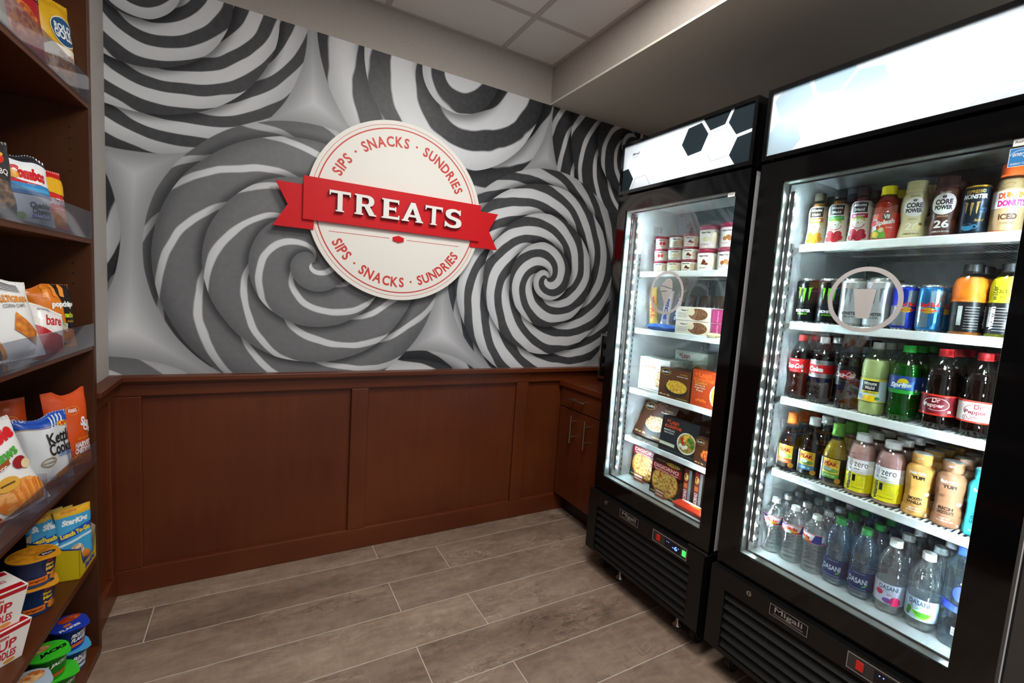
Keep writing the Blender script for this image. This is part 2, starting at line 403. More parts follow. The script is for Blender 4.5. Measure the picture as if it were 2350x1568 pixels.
# ---- floor of wood-look planks
def plank_material():
    m = bpy.data.materials.new('stone_plank_tile'); m.use_nodes = True; nt = m.node_tree; L = nt.links.new; b = nt.nodes['Principled BSDF']
    tc = nt.nodes.new('ShaderNodeTexCoord'); oi = nt.nodes.new('ShaderNodeObjectInfo')
    ad = nt.nodes.new('ShaderNodeVectorMath'); ad.operation = 'MULTIPLY_ADD'; ad.inputs[1].default_value = (40, 40, 40)
    L(oi.outputs['Random'], ad.inputs[0]); L(tc.outputs['Object'], ad.inputs[2])
    mp = nt.nodes.new('ShaderNodeMapping'); mp.inputs['Scale'].default_value = (1.0, 2.4, 1); L(ad.outputs[0], mp.inputs[0])
    def nz(sc, det, dist, src=mp.outputs[0], rg=.6):
        n = nt.nodes.new('ShaderNodeTexNoise'); n.inputs['Scale'].default_value = sc; n.inputs['Detail'].default_value = det; n.inputs['Distortion'].default_value = dist; n.inputs['Roughness'].default_value = rg
        L(src, n.inputs['Vector']); return NX(nt, n.outputs['Fac'])
    big = nz(1.7, 4, .6); fine = nz(16, 7, .3, rg=.66)
    mp2 = nt.nodes.new('ShaderNodeMapping'); mp2.inputs['Rotation'].default_value = (0, 0, 1.1); mp2.inputs['Scale'].default_value = (30, 7, 1); L(ad.outputs[0], mp2.inputs[0])
    grain = nz(2.2, 4, .0, mp2.outputs[0])
    vein = ((nz(2.4, 4, 1.6)-.5).abs()).ss(.010, .0)
    crack = ((nz(6.0, 5, 1.4)-.5).abs()).ss(.035, .0)
    big2 = nz(1.1, 3, .4)
    f = ((big-.5)*1.1+(fine-.5)*.75+(grain-.5)*.22+.50+(NX(nt, oi.outputs['Random'])-.5)*.16)
    f = f-crack*big2.ss(.50, .62)*.26+vein*.24*(big2.ss(.46, .6))
    cr = nt.nodes.new('ShaderNodeValToRGB'); e = cr.color_ramp.elements
    e[0].position = 0; e[0].color = lin('54433a')+(1,); e[1].position = 1; e[1].color = lin('baa594')+(1,)
    for pos, c in ((.36, '7f6b5d'), (.62, '978270')):
        k = e.new(pos); k.color = lin(c)+(1,)
    L(f.s, cr.inputs[0]); L(cr.outputs[0], b.inputs['Base Color'])
    rr = fine*.25+.34; L(rr.s, b.inputs['Roughness']); b.inputs['Specular IOR Level'].default_value = .4
    bp = nt.nodes.new('ShaderNodeBump'); bp.inputs['Strength'].default_value = .22; bp.inputs['Distance'].default_value = .002; L((fine-crack*.5).s, bp.inputs['Height']); L(bp.outputs[0], b.inputs['Normal'])
    return m
PLANK = plank_material(); GROUT = mat('c4bbae', .85, spec=.2, var=.1, vscale=30, name='grout')
mb = MB(); mb.box((-.6, .1, -.06), (XW+.1, YF, -.0008), GROUT); floor = struct('floor', mb, 'wood look stone plank tile floor with thin light grout lines')
rows = [0.055, -.148, -.351, -.554, -.757, -.960, -1.163, -1.366, -1.569, -1.772, -1.975, -2.178, -2.381, -2.584, -2.787, -2.99]
LEN = 1.143
for k in range(len(rows)-1):
    off = 1.009 if k % 2 == 0 else 1.298
    x = off-LEN*2
    while x < XW:
        a, b_ = max(x+.0018, -.45), min(x+LEN-.0018, XW)
        if b_-a > .05:
            mb = MB(); hx, hy = (b_-a)/2, (rows[k]-rows[k+1])/2-.0018
            mb.box((-hx, -hy, -.02), (hx, hy, 0), PLANK, .0006)
            put('floor_plank', mb.mesh('floor_plank'), floor, ((a+b_)/2, (rows[k]+rows[k+1])/2, 0))
        x += LEN

# ---- wainscot, chair rail, baseboards
WD = wood('6a3318', '54250e'); WDH = wood('6a3318', '54250e', scale=(14, 1, 14)) if 0 else WD
WDX = wood('6a3318', '54250e', scale=(1.2, 12, 12)); WDZ = wood('6a3318', '54250e', scale=(10, 10, 1.0))
WDY = wood('6a3318', '54250e', scale=(12, 1.2, 12))
XE = 2.09
trim = put('trim_1', None); trim['kind'] = 'structure'; trim['label'] = 'dark stained wainscot panelling under the mural'
def bx(name, a, b, m, parent, bev=.004):
    q = MB(); q.box(a, b, m, bev); return put(name, q.mesh(name), parent)
for x0, x1 in ((.09, .895), (.955, 1.797), (1.852, XW)):
    bx('panel', (x0, 0, .09), (x1, -.004, .815), WDZ, trim, 0)
for x0, x1 in ((.0, .100), (.885, .965), (1.787, 1.862)):
    bx('stile', (x0, 0, .103), (x1, -.024, .805), WDZ, trim)
bx('rail', (0, 0, .805), (XW, -.024, .866), WDX, trim)
bx('panel', (0, 0, .09), (.005, -.325, .815), WDZ, trim, 0)
bx('stile', (0, -.020, .103), (.020, -.085, .805), WDZ, trim); bx('stile', (0, -.285, .103), (.020, -.325, .805), WDZ, trim)
bx('rail', (0, -.020, .805), (.020, -.325, .866), WDY, trim)
cap = put('trim_2', None); cap['kind'] = 'structure'; cap['label'] = 'dark wood chair rail cap along the wainscot'
bx('cap', (0, 0, .866), (XW, -.050, ZR), WDX, cap, .003); bx('cap', (0, -.049, .866), (.050, -.325, ZR-.0003), WDY, cap, .003)
bx('bed_mould', (0, 0, .852), (XW, -.030, .867), WDX, cap, .003); bx('bed_mould', (0, -.03, .852), (.030, -.325, .867), WDY, cap, .003)
o = bx('baseboard_back', (0, 0, 0), (XW, -.024, .103), WDX, None); o['kind'] = 'structure'
o = bx('baseboard_left', (0, -.020, 0), (.020, -.325, .103), WDY, None); o['kind'] = 'structure'

# ================================================================== round wall sign
CREAM = mat('f1eee6', .5, name='cream_board'); RED = mat('d0101a', .5, spec=.3, name='red_board'); PINK = mat('cf4038', .5, name='red_print'); WHITE = mat('f2f2ee', .4, name='white_letter'); BACKG = mat('7d848c', .5, name='letter_return')
SX, SZ, SR = 1.079, 1.646, .412
sign = thing('wall_sign', 'round cream sign with a red ribbon lettered TREATS on the mural wall', 'sign', (SX, -.012, SZ-SR))
mb = MB(); n = 96; ang = [2*math.pi*k/n for k in range(n)]
mb.prism([(SX+SR*math.cos(t), SZ+SR*math.sin(t)) for t in ang], 'y', -.034, -.012, CREAM); wpart('disc', mb, sign)
pr = Print(); pr.ring(SX, SZ, .379, .379, .0055, PINK, 90); wpart('ring', pr.into(MB(), flat_front(-.034)), sign)
pr = Print(); pr.ring(SX, SZ, .394, .394, .0018, PINK, 90); wpart('ring', pr.into(MB(), flat_front(-.034)), sign)
def arc_text(s, rad, a0, a1, h, top):
    ws = []
    for ch in s:
        if ch == ' ': ws.append(.42*h); continue
        if ch == '·': ws.append(.22*h); continue
        g = glyphs(ch, .03); ws.append((g[3]-g[2])*h*1.38*.80)
    gap = (abs(a1-a0)*rad-sum(ws))/(len(s)-1); pos = 0; sg = -1 if top else 1
    for ch, wd_ in zip(s, ws):
        t = a0+sg*(pos+wd_/2)/rad; pos += wd_+gap
        if ch == ' ': continue
        cx, cz = SX+rad*math.cos(t), SZ+rad*math.sin(t); ro = t-math.pi/2 if top else t+math.pi/2
        p = Print()
        if ch == '·': p.ell(cx, cz, h*.11, h*.11, PINK, 12)
        else: p.text(ch, cx, cz, h, PINK, rot=ro, bold=.03, w=wd_)
        wpart('dot' if ch == '·' else 'small_letter', p.into(MB(), flat_front(-.034)), sign)
arc_text('SIPS · SNACKS · SUNDRIES', .319, R(156.5), R(25.5), .047, True)
arc_text('SIPS · SNACKS · SUNDRIES', .327, R(-151), R(-30), .047, False)
for a, b_ in ((.762, 1.03), (1.112, 1.38)):
    pr = Print(); pr.rect(a, 1.520, b_, 1.5225, PINK); wpart('rule_line', pr.into(MB(), flat_front(-.034)), sign)
mb = MB(); mb.prism([(1.045, 1.513), (1.071, 1.505), (1.097, 1.513), (1.097, 1.529), (1.071, 1.537), (1.045, 1.529)], 'y', -.040, -.034, RED); wpart('hexagon', mb, sign)
mb = MB(); mb.box((.655, -.052, 1.557), (1.484, -.040, 1.739), RED, .001); wpart('ribbon_band', mb, sign)
mb = MB(); mb.prism([(.70, 1.518), (.70, 1.703), (.550, 1.703), (.597, 1.612), (.542, 1.518)], 'y', -.040, -.030, RED); wpart('ribbon_tail', mb, sign)
mb = MB(); mb.prism([(1.44, 1.526), (1.44, 1.711), (1.590, 1.711), (1.540, 1.620), (1.596, 1.526)], 'y', -.040, -.030, RED); wpart('ribbon_tail', mb, sign)
# engraved-style capitals with small serifs, drawn on a 100-unit cap height
GL = {
 'T': [[(0,100),(0,76),(4,76),(7,87),(36,87),(36,7),(28,5),(28,0),(66,0),(66,5),(58,7),(58,87),(87,87),(90,76),(94,76),(94,100)]],
 'E': [[(0,100),(0,94),(8,92),(8,8),(0,6),(0,0),(84,0),(84,22),(79,22),(77,13),(34,13),(34,45),(62,45),(63,39),(68,39),(68,64),(63,64),(62,58),(34,58),(34,87),(74,87),(76,78),(81,78),(81,100)]],
 'A': [[(0,0),(0,6),(7,8),(44,100),(66,100),(103,8),(110,6),(110,0),(70,0),(70,6),(77,8),(71,24),(36,24),(30,8),(38,6),(38,0)], [(41,36),(66,36),(53.5,70)]],
 'R': [[(0,100),(0,94),(8,92),(8,8),(0,6),(0,0),(42,0),(42,6),(34,8),(34,42),(46,42),(70,0),(104,0),(104,6),(95,8),(72,45),(84,51),(90,60),(92,71),(90,83),(83,92),(72,98),(60,100)], [(34,87),(34,55),(56,55),(63,58),(66,64),(66,78),(63,84),(56,87)]],
 'S': [[(3,30),(3,0),(8,0),(10,7),(20,2),(36,-2),(52,-2),(68,2),(79,11),(83,23),(82,35),(77,45),(66,53),(46,58),(34,62),(30,68),(31,76),(37,83),(47,86),(58,84),(67,78),(72,70),(77,70),(77,100),(72,100),(70,94),(60,99),(48,102),(32,101),(18,96),(8,86),(5,74),(7,62),(14,52),(26,45),(46,40),(56,35),(58,27),(55,18),(47,13),(37,12),(24,16),(14,24),(8,31)]]}
def letter(ch, x0, x1, z0, z1):
    loops = GL[ch]; wmax = max(p[0] for p in loops[0]); wmin = min(p[0] for p in loops[0])
    def T(p): return (x0+(p[0]-wmin)/(wmax-wmin)*(x1-x0), z0+p[1]/100*(z1-z0))
    L_ = [[T(p) for p in l] for l in loops]
    tr = tessellate_polygon([[Vector((p[0], p[1], 0)) for p in l] for l in L_]); flatp = [p for l in L_ for p in l]; n = len(flatp)
    mb = MB(); mb.add([(p[0], -.070, p[1]) for p in flatp], [tuple(t) for t in tr], WHITE)
    o = 0
    for l in L_:
        k = len(l); mb.add([(p[0], -.070, p[1]) for p in l]+[(p[0], -.0525, p[1]) for p in l], [(i, (i+1) % k, k+(i+1) % k, k+i) for i in range(k)], BACKG)
    return wpart('letter', mb, sign)
for ch, a, b_ in (('T', .757, .845), ('R', .862, .958), ('E', .981, 1.063), ('A', 1.074, 1.178), ('T', 1.186, 1.273), ('S', 1.286, 1.374)):
    letter(ch, a, b_, 1.606, 1.694)

# ================================================================== base cabinet and counter in the corner
STEEL = mat('b8b4ad', .28, metal=1, name='brushed_steel')
cab = thing('base_cabinet', 'dark stained base cabinet with one drawer and two doors beside the freezer', 'cabinet', (2.4, -.29, 0))
CY0, CY1 = -.0255, -.572
mb = MB(); mb.box((2.105, CY0, .115), (2.70, CY1, .783), WDZ); wpart('body', mb, cab)
mb = MB(); mb.box((2.165, CY0, 0), (2.70, CY1, .115), wood('32130a', '240c05')); wpart('toe_kick', mb, cab)
def bar_handle(a, b_, part, vertical):
    q = MB(); q.tube(a, b_, .0052, STEEL, 10); h = wpart('handle', q, part)
    for t in (.22, .78):
        p = Vector(a).lerp(Vector(b_), t); q = MB(); q.tube(p, p+Vector((.033, 0, 0)), .004, STEEL, 8); wpart('handle_post', q, part)
mb = MB(); mb.box((2.087, CY0-.012, .664), (2.105, CY1+.004, .780), WDY, .002); dr = wpart('drawer', mb, cab)
bar_handle((2.054, -.145, .728), (2.054, -.300, .728), dr, False)
for y0, y1, hy in ((CY0-.012, -.293, -.193), (-.297, CY1+.004, -.298-.02)):
    mb = MB(); mb.box((2.087, y0, .122), (2.105, y1, .658), WDZ, .002); d = wpart('door', mb, cab)
    bar_handle((2.054, hy, .480), (2.054, hy, .640), d, True)
ct = thing('countertop', 'dark brown wood countertop running from the wainscot to the freezer', 'countertop', (2.4, -.29, .783))
mb = MB(); mb.box((2.075, -.0245, .783), (2.715, -.574, .813), wood('6e3218', '522210', .3, (12, 1.2, 12)), .002); wpart('slab', mb, ct)
mw = thing('microwave', 'black and silver microwave oven on the corner countertop', 'microwave', (2.48, -.32, .813))
BLK = mat('0c0c0d', .25, name='black_plastic')
mb = MB(); mb.box((2.315, -.10, .835), (2.66, -.555, 1.105), BLK, .006); wpart('case', mb, mw)
mb = MB(); mb.frame(-.10, -.555, .835, 1.105, -.112, -.543, .850, 1.092, 2.298, 2.318, STEEL); wpart('front_frame', mb, mw, 'silver front frame')
mb = MB(); mb.box((2.306, -.113, .851), (2.316, -.42, 1.091), mat('050506', .08, name='dark_glass')); wpart('door_window', mb, mw)
for x in (2.34, 2.63):
    for y in (-.13, -.52): mb = MB(); mb.tube((x, y, .813), (x, y, .836), .012, BLK, 10); wpart('foot', mb, mw)

# ================================================================== glass door freezer and refrigerator
FBLK = mat('0d0d0e', .32, name='black_enamel'); FGLOSS = mat('070708', .07, spec=.6, name='gloss_black_frame'); FDARK = mat('08080a', .5, name='black_matt')
LINER = mat('e9eef0', .35, name='white_liner'); ALU = mat('b9bcb8', .32, metal=.7, name='aluminium_trim'); SHELFW = mat('eef2f2', .35, name='white_wire'); GASK = mat('f2f0f4', .6, name='grey_gasket')
FLOORST = mat('c2caca', .28, metal=.3, name='stainless_floor')
GLASS = clear('eef8f6', gloss=.10, rough=.0, ior=1.45, name='door_glass')
LED = mat((.74, .90, 1.0), .5, emit=LED_E, name='led_diode'); TUBE = mat((.90, .96, 1.0), .5, emit=TUBE_E, name='fluorescent_tube')
DECAL = mat('b4b0ae', .6, name='etched_decal')
def header_material(cells, outlines, tone):
    m = bpy.data.materials.new('backlit_panel'); m.use_nodes = True; nt = m.node_tree; nt.nodes.clear(); L = nt.links.new
    tc = nt.nodes.new('ShaderNodeTexCoord'); sp = nt.nodes.new('ShaderNodeSeparateXYZ'); L(tc.outputs['Object'], sp.inputs[0])
    U, Z = NX(nt, sp.outputs[1])*-1.0, NX(nt, sp.outputs[2])-1.888
    k = None
    def hexd(cu, cz, a0):
        d = None
        for j in range(3):
            a = R(a0+60*j); q = ((U-cu)*math.cos(a)+(Z-cz)*math.sin(a)).abs(); d = q if d is None else d.max(q)
        return d
    dark = None
    for cu, cz, a0 in cells:
        q = hexd(cu, cz, a0).ss(.0530, .0518); dark = q if dark is None else dark.max(q)
    for cu, cz, a0 in outlines:
        q = ((hexd(cu, cz, a0)-.0510).abs()).ss(.0012, .0006)*.6; dark = q if dark is None else dark.max(q)
    cm = nt.nodes.new('ShaderNodeMix'); cm.data_type = 'RGBA'; cm.inputs[6].default_value = (.90, .93, .95, 1); cm.inputs[7].default_value = lin(tone)+(1,)
    L(dark.s, cm.inputs[0])
    tl = nt.nodes.new('ShaderNodeBsdfTranslucent'); df = nt.nodes.new('ShaderNodeBsdfDiffuse'); L(cm.outputs[2], tl.inputs[0]); L(cm.outputs[2], df.inputs[0])
    mx = nt.nodes.new('ShaderNodeMixShader'); mx.inputs[0].default_value = .35; L(tl.outputs[0], mx.inputs[1]); L(df.outputs[0], mx.inputs[2])
    out = nt.nodes.new('ShaderNodeOutputMaterial'); L(mx.outputs[0], out.inputs[0])
    return m
LOGO = mat('2c3038', .5, name='logo_print'); PLATE = mat('b9b6b4', .35, metal=.6, name='nameplate_silver'); BLUE_LED = mat((.05, .12, 1.0), .5, emit=9, name='blue_digits'); GREEN_LED = mat((.05, .8, .12), .5, emit=1.2, name='green_indicator')
REDSW = mat('b0241c', .4, emit=.25, name='red_rocker'); PANELGREY = mat('3a3634', .4, name='control_grey')

def merchandiser(name, label, ymid, hw, glo, ghi, li, sh_half, shelf_z, hmat, digits, logo_u):
    """origin: floor under the middle of the front face; +x goes into the cabinet, u = -y runs along the front as one faces it"""
    X0 = 1.925
    t = thing(name, label, 'freezer' if 'freezer' in name else 'refrigerator', (X0, ymid, 0))
    def B(nm, a, b, m, par=t, bev=0, lab=None):
        q = MB(); q.box((a[0], -a[1], a[2]), (b[0], -b[1], b[2]), m, bev); return lpart(nm, q, par, lab)
    D = .765
    for s in (-1, 1): B('side_panel', (.058, s*hw, .105), (D, s*(hw-.012), 2.0), FBLK)
    B('back_panel', (D-.012, -hw+.012, .105), (D, hw-.012, 2.0), FBLK)
    B('top_panel', (.058, -hw+.012, 1.988), (D-.012, hw-.012, 2.0), FBLK); B('base_panel', (.0, -hw+.012, .105), (D-.012, hw-.012, .117), FDARK)
    # white interior
    q = MB(); z0, z1, xa, xb = .463, 1.735, .060, .665
    q.box((xa, -li, z0), (xb, -li-.03, z1), LINER); q.box((xa, li, z0), (xb, li+.03, z1), LINER); q.box((xb, -li-.03, z0), (xb+.02, li+.03, z1), LINER)
    q.box((xa, -li-.03, z1), (xb+.02, li+.03, z1+.02), LINER)
    q.box((xa, -hw+.012, z0-.02), (xa+.012, -li-.03, z1+.02), FDARK); q.box((xa, hw-.012, z0-.02), (xa+.012, li+.03, z1+.02), FDARK)
    lpart('liner', q, t)
    B('interior_floor', (xa, -li, z0-.02), (xb, li, z0), FLOORST); B('upper_shade_block', (.34, -li+.001, 1.555), (xb-.001, li-.001, z1-.001), mat('565e62', .45, name='shade_grey'))  # dark grey block added behind the top shelf, its colour imitating shade there
    for dz in (.0, .10):
        B('air_vent', (xb-.004, -.02+dz*1.2, 1.415), (xb, .025+dz*1.2, 1.428), FDARK)
    # light box
    zt, zb = 1.778, 2.0
    q = MB(); q.frame(-hw, hw, zb-.0, zt, -hw+.013, hw-.013, zb-.014, zt+.014, 0, .022, FGLOSS); hd = lpart('header_frame', q, t)
    q = MB(); q.box((.022, -hw, zt), (.12, -hw+.012, zb), FBLK); q.box((.022, hw-.012, zt), (.12, hw, zb), FBLK); q.box((.022, -hw+.012, zt), (.12, hw-.012, zt+.012), FBLK); q.box((.022, -hw+.012, zb-.012), (.12, hw-.012, zb), FBLK)
    q.box((.116, -hw+.012, zt+.012), (.12, hw-.012, zb-.012), LINER); lpart('header_box', q, t)
    q = MB(); q.box((.006, -hw+.0125, zt+.013), (.008, hw-.0125, zb-.013), hmat); sp_ = lpart('sign_panel', q, t, 'backlit white panel printed with hexagons')
    q = MB(); q.tube((.058, -hw+.03, (zt+zb)/2), (.058, hw-.03, (zt+zb)/2), .013, TUBE, 12); lpart('light_tube', q, t)
    if logo_u is not None:
        P = Print(); P.text('Migali', logo_u, 1.942, .014, LOGO, w=.040, shear=.25, bold=.02); P.rect(logo_u-.022, 1.930, logo_u+.018, 1.9312, LOGO)
        lpart('logo', P.into(MB(), lambda u, v, o: (.006-o, -u, v)), sp_)
    # door
    d0, d1 = .402, 1.768
    q = MB()
    bev = .006
    q.frame(-hw+.002, hw-.002, d0, d1, -ghi, -glo, .472, 1.7015, .004, .034, FGLOSS)
    dr = lpart('door', q, t)
    q = MB(); q.frame(-ghi+.0001, -glo-.0001, .4721, 1.7014, -ghi+.0025, -glo-.0025, .4745, 1.699, .012, .0395, ALU); lpart('spacer', q, dr, 'aluminium lining of the door opening')
    q = MB(); q.frame(-ghi-.004, -glo+.004, .468, 1.7055, -ghi+.0065, -glo-.0065, .4785, 1.695, .0396, .046, FDARK); lpart('inner_seal', q, dr)
    q = MB(); a, b_ = -ghi+.001, -glo-.001; q.add([(.010, a, .473), (.010, b_, .473), (.010, b_, 1.7005), (.010, a, 1.7005)], [(3, 2, 1, 0)], GLASS); lpart('glass', q, dr, 'clear glass pane')
    q = MB(); q.frame(-hw+.004, hw-.004, d0+.004, d1-.004, -hw+.035, hw-.035, d0+.035, d1-.035, .034, .058, GASK); lpart('gasket', q, dr)
    q = MB(); q.box((.004, -hw+.004, d0-.012), (.05, -hw+.09, d0-.002), STEEL, .001); lpart('hinge', q, dr)
    # lamps on both jambs
    for s in (-1, 1):
        yl = (li-.010) if s < 0 else -(li-.0072)
        q = MB(); q.box((.062, yl-.007, .50), (.072, yl+.007, 1.68), ALU); st = lpart('led_strip', q, t)
        q = MB(); z = .515
        yin = yl-.0073 if s < 0 else yl+.0073
        while z < 1.67:
            sy_ = -1 if s < 0 else 1; xa_, xb_ = .0665, .0715; ya_, yb_ = yin+sy_*.0062, yin+sy_*.0012
            q.add([(xa_, ya_, z-.0022), (xb_, yb_, z-.0022), (xb_, yb_, z+.0022), (xa_, ya_, z+.0022)], [(0, 1, 2, 3)], LED); z += .046
        led = lpart('diodes', q, st, 'row of small white light diodes'); led['kind'] = 'stuff'
    # shelves
    xs0, xs1 = .102, .655
    wire = MB(); wire.box((xs0+.008, -.0031, -.004), (xs1, .0031, 0), SHELFW); wme = wire.mesh('wire')
    for k, z in enumerate(shelf_z):
        q = MB(); q.box((xs0, -sh_half, z-.022), (xs0+.009, sh_half, z+.003), SHELFW, .003)
        q.box((xs1-.008, -sh_half, z-.012), (xs1, sh_half, z-.004), SHELFW)
        for s in (-1, 1): q.box((xs0+.006, s*sh_half, z-.010), (xs1, s*(sh_half-.007), z), SHELFW)
        for x in (.24, .42): q.box((x, -sh_half, z-.010), (x+.006, sh_half, z-.004), SHELFW)
        so = lpart('shelf', q, t)
        n = int(2*sh_half/.0128)
        for i in range(n-1):
            o = put('wire', wme, so, (0, -sh_half+(i+1)*2*sh_half/n, z))
        for s in (-1, 1):
            q = MB(); q.prism([(.100, z-.004), (.150, z-.004), (.150, z-.009), (.108, z-.036), (.100, z-.036)], 'y', s*(li-.001), s*(li-.005), ALU); lpart('shelf_clip', q, so)
    q = MB()
    for s in (-1, 1):
        for x in (.098, .60):
            q = MB(); q.box((x, s*(li-.0001), .47), (x+.013, s*(li-.007), 1.52), ALU); pl = lpart('pilaster', q, t)
            q = MB(); z = .49
            while z < 1.50: q.box((x+.004, s*(li-.0069), z), (x+.009, s*(li-.0073), z+.012), FDARK); z += .025
            sl = lpart('slots', q, pl); sl['kind'] = 'stuff'
    # lower grille
    gx = -.018
    q = MB(); q.frame(-hw, hw, .105, .396, -hw+.058, hw-.058, .121, .330, gx, .055, FBLK); gp = lpart('grille_frame', q, t)
    q = MB(); q.box((.03, -hw+.05, .118), (.04, hw-.05, .335), FDARK); lpart('grille_back', q, t)
    for i in range(6):
        z = .126+i*.0345
        q = MB(); q.prism([(gx+.004, z), (gx+.008, z-.004), (gx+.034, z+.030), (gx+.030, z+.034)], 'y', -hw+.056, hw-.056, mat('121314', .45, bump=.3, bscale=500, name='louver_black'))
        lpart('louver', q, t)
    q = MB(); q.tube((gx-.004, .205, .372), (gx, .205, .372), .0085, STEEL, 16); lk = lpart('lock', q, t, 'round chrome key lock')
    q = MB(); q.box((gx-.0045, .2035, .367), (gx-.0035, .2065, .377), FDARK); lpart('keyhole', q, lk)
    nu = -.055 if 'freezer' in name else -.078
    q = MB(); q.box((gx-.002, -nu+.058, .349), (gx, -nu-.058, .386), FDARK, .0006); npl = lpart('nameplate', q, t, 'silver lettered maker nameplate')
    P = Print(); wd, h2 = .057, .0182
    P.rect(nu-wd, .3675-h2, nu+wd, .3675-h2+.0016, PLATE); P.rect(nu-wd, .3675+h2-.0016, nu+wd, .3675+h2, PLATE); P.rect(nu-wd, .3675-h2, nu-wd+.0016, .3675+h2, PLATE); P.rect(nu+wd-.0016, .3675-h2, nu+wd, .3675+h2, PLATE)
    P.text('Migali', nu, .3705, .021, PLATE, w=.084, bold=.015); P.rect(nu-.045, .3585, nu+.045, .3597, PLATE); P.rect(nu-.045, .3555, nu+.045, .3563, PLATE)
    lpart('lettering', P.into(MB(), lambda u, v, o: (gx-.002-o, -u, v)), npl)
    q = MB(); q.frame(-.252, -.082, .341, .387, -.250, -.084, .343, .385, gx-.0015, gx, PLATE); cp = lpart('control_panel', q, t)
    q = MB(); q.box((gx-.0008, -.249, .3435), (gx, -.085, .3845), PANELGREY); lpart('panel_face', q, cp)
    q = MB(); q.box((gx-.004, -.122, .352), (gx, -.104, .377), REDSW, .001); lpart('power_switch', q, cp, 'red rocker switch')
    q = MB(); q.box((gx-.0015, -.222, .348), (gx, -.145, .380), mat('15161c', .2, name='display_black')); ds = lpart('display', q, cp)
    P = Print(); P.text(digits, .196, .364, .0165, BLUE_LED, bold=.0, w=.024); P.text('°', .213, .369, .004, BLUE_LED); P.ell(.157, .372, .0016, .0016, BLUE_LED, 8); P.ell(.166, .372, .0016, .0016, BLUE_LED, 8)
    lpart('digits', P.into(MB(), lambda u, v, o: (gx-.0015-o, -u, v)), ds)
    if 'freezer' in name:
        q = MB(); q.box((gx-.004, -.248, .354), (gx, -.232, .376), GREEN_LED, .001); lpart('indicator_switch', q, cp, 'green lit switch')
    # casters and levelling feet
    for x in (.075, .67):
        for u in (-hw+.06, hw-.06):
            q = MB(); q.tube((x, -u-.011, .034), (x, -u+.011, .034), .034, mat('1b1b1c', .5, name='caster_tyre'), 18); cw = lpart('caster', q, t)
            q = MB(); q.tube((x, -u-.0125, .034), (x, -u+.0125, .034), .020, STEEL, 14); lpart('caster_hub', q, cw)
            q = MB(); q.box((x-.018, -u-.016, .030), (x+.03, -u-.0135, .105), FDARK); q.box((x-.018, -u+.0135, .030), (x+.03, -u+.016, .105), FDARK); q.box((x-.022, -u-.022, .090), (x+.034, -u+.022, .106), FDARK); lpart('caster_fork', q, cw)
    for u in (-.17, .17):
        q = MB(); q.lathe([(.022, 0), (.022, .006), (.008, .018), (.008, .105)], STEEL, 14, cx=.075, cy=-u); lpart('levelling_foot', q, t)
    return t, dr

hx1 = [(.073, .035), (.166, .105), (.275, .062), (.290, -.053), (-.305, -.055)]
FZ = header_material([(a, b_, 35) for a, b_ in hx1], [(.182, -.010, 35), (-.197, -.100, 35)], '3a464c')
BG = header_material([(a, b_, 19) for a, b_ in ((-.072, .027), (-.159, .099), (-.269, .061), (-.292, -.054))], [(-.181, -.016, 19), (.205, -.112, 19)], 'cddde4')
FZY, BGY = -.906, -1.6148
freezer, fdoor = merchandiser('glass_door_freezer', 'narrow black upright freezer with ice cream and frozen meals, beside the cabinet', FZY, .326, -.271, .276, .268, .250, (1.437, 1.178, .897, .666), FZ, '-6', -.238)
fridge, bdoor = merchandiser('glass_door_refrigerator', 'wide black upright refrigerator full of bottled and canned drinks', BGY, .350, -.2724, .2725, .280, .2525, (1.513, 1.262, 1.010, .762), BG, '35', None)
# etched pictograms and stickers on the glass
def on_glass(P, par, ym, nm, lab): return lpart(nm, P.into(MB(), lambda u, v, o: (.010-o, -u, v), off=.0006), par, lab)
P = Print(); cu, cz = .003, 1.343
P.ring(cu, cz, .0875, .0875, .0115, DECAL, 56)
cone = [(cu-.0265, cz+.004), (cu+.0265, cz+.004), (cu+.004, cz-.052), (cu-.004, cz-.052)]
P.poly(cone, DECAL)
P.poly([(cu-.030, cz+.008), (cu+.030, cz+.008), (cu+.031, cz+.016), (cu+.010, cz+.018), (cu-.012, cz+.024), (cu-.030, cz+.026), (cu-.033, cz+.018)], DECAL)
P.poly([(cu-.028, cz+.029), (cu-.010, cz+.027), (cu+.012, cz+.021), (cu+.031, cz+.019), (cu+.029, cz+.032), (cu+.027, cz+.046), (cu+.020, cz+.055), (cu+.008, cz+.058), (cu-.004, cz+.055), (cu-.012, cz+.046), (cu-.022, cz+.040)], DECAL)
on_glass(P, fdoor, FZY, 'door_decal', 'frosted round ice cream cone pictogram')
P = Print(); cu, cz = -.009, 1.340
P.ring(cu, cz, .0895, .0895, .0120, DECAL, 56)
P.poly([(cu-.0275, cz+.029), (cu+.0275, cz+.029), (cu+.0185, cz-.048), (cu+.014, cz-.051), (cu-.010, cz-.051), (cu-.0145, cz-.048)], DECAL)
P.poly([(cu+.010, cz+.030), (cu+.013, cz+.030), (cu+.022, cz+.054), (cu+.019, cz+.055)], DECAL)
on_glass(P, bdoor, BGY, 'door_decal', 'frosted round drinking cup pictogram')
TAGW = mat('e6e6e2', .5, name='tag_white'); TAGB = mat('1a1a1a', .5, name='tag_black'); ESBLUE = mat('2e7fc0', .4, name='sticker_blue')
P = Print(); P.rect(.239, 1.682, .269, 1.702, TAGB); P.rect(.2405, 1.684, .2675, 1.700, TAGW); P.text('Freezer', .254, 1.692, .006, TAGB, w=.021)
on_glass(P, fdoor, FZY, 'corner_tag', 'small white tag lettered Freezer')
P = Print(); P.rect(.234, 1.682, .268, 1.702, TAGB); P.rect(.2355, 1.684, .2665, 1.700, TAGW); P.text('Refrig', .250, 1.692, .006, TAGB, w=.022)
on_glass(P, bdoor, BGY, 'corner_tag', 'small white tag in the upper corner of the door')
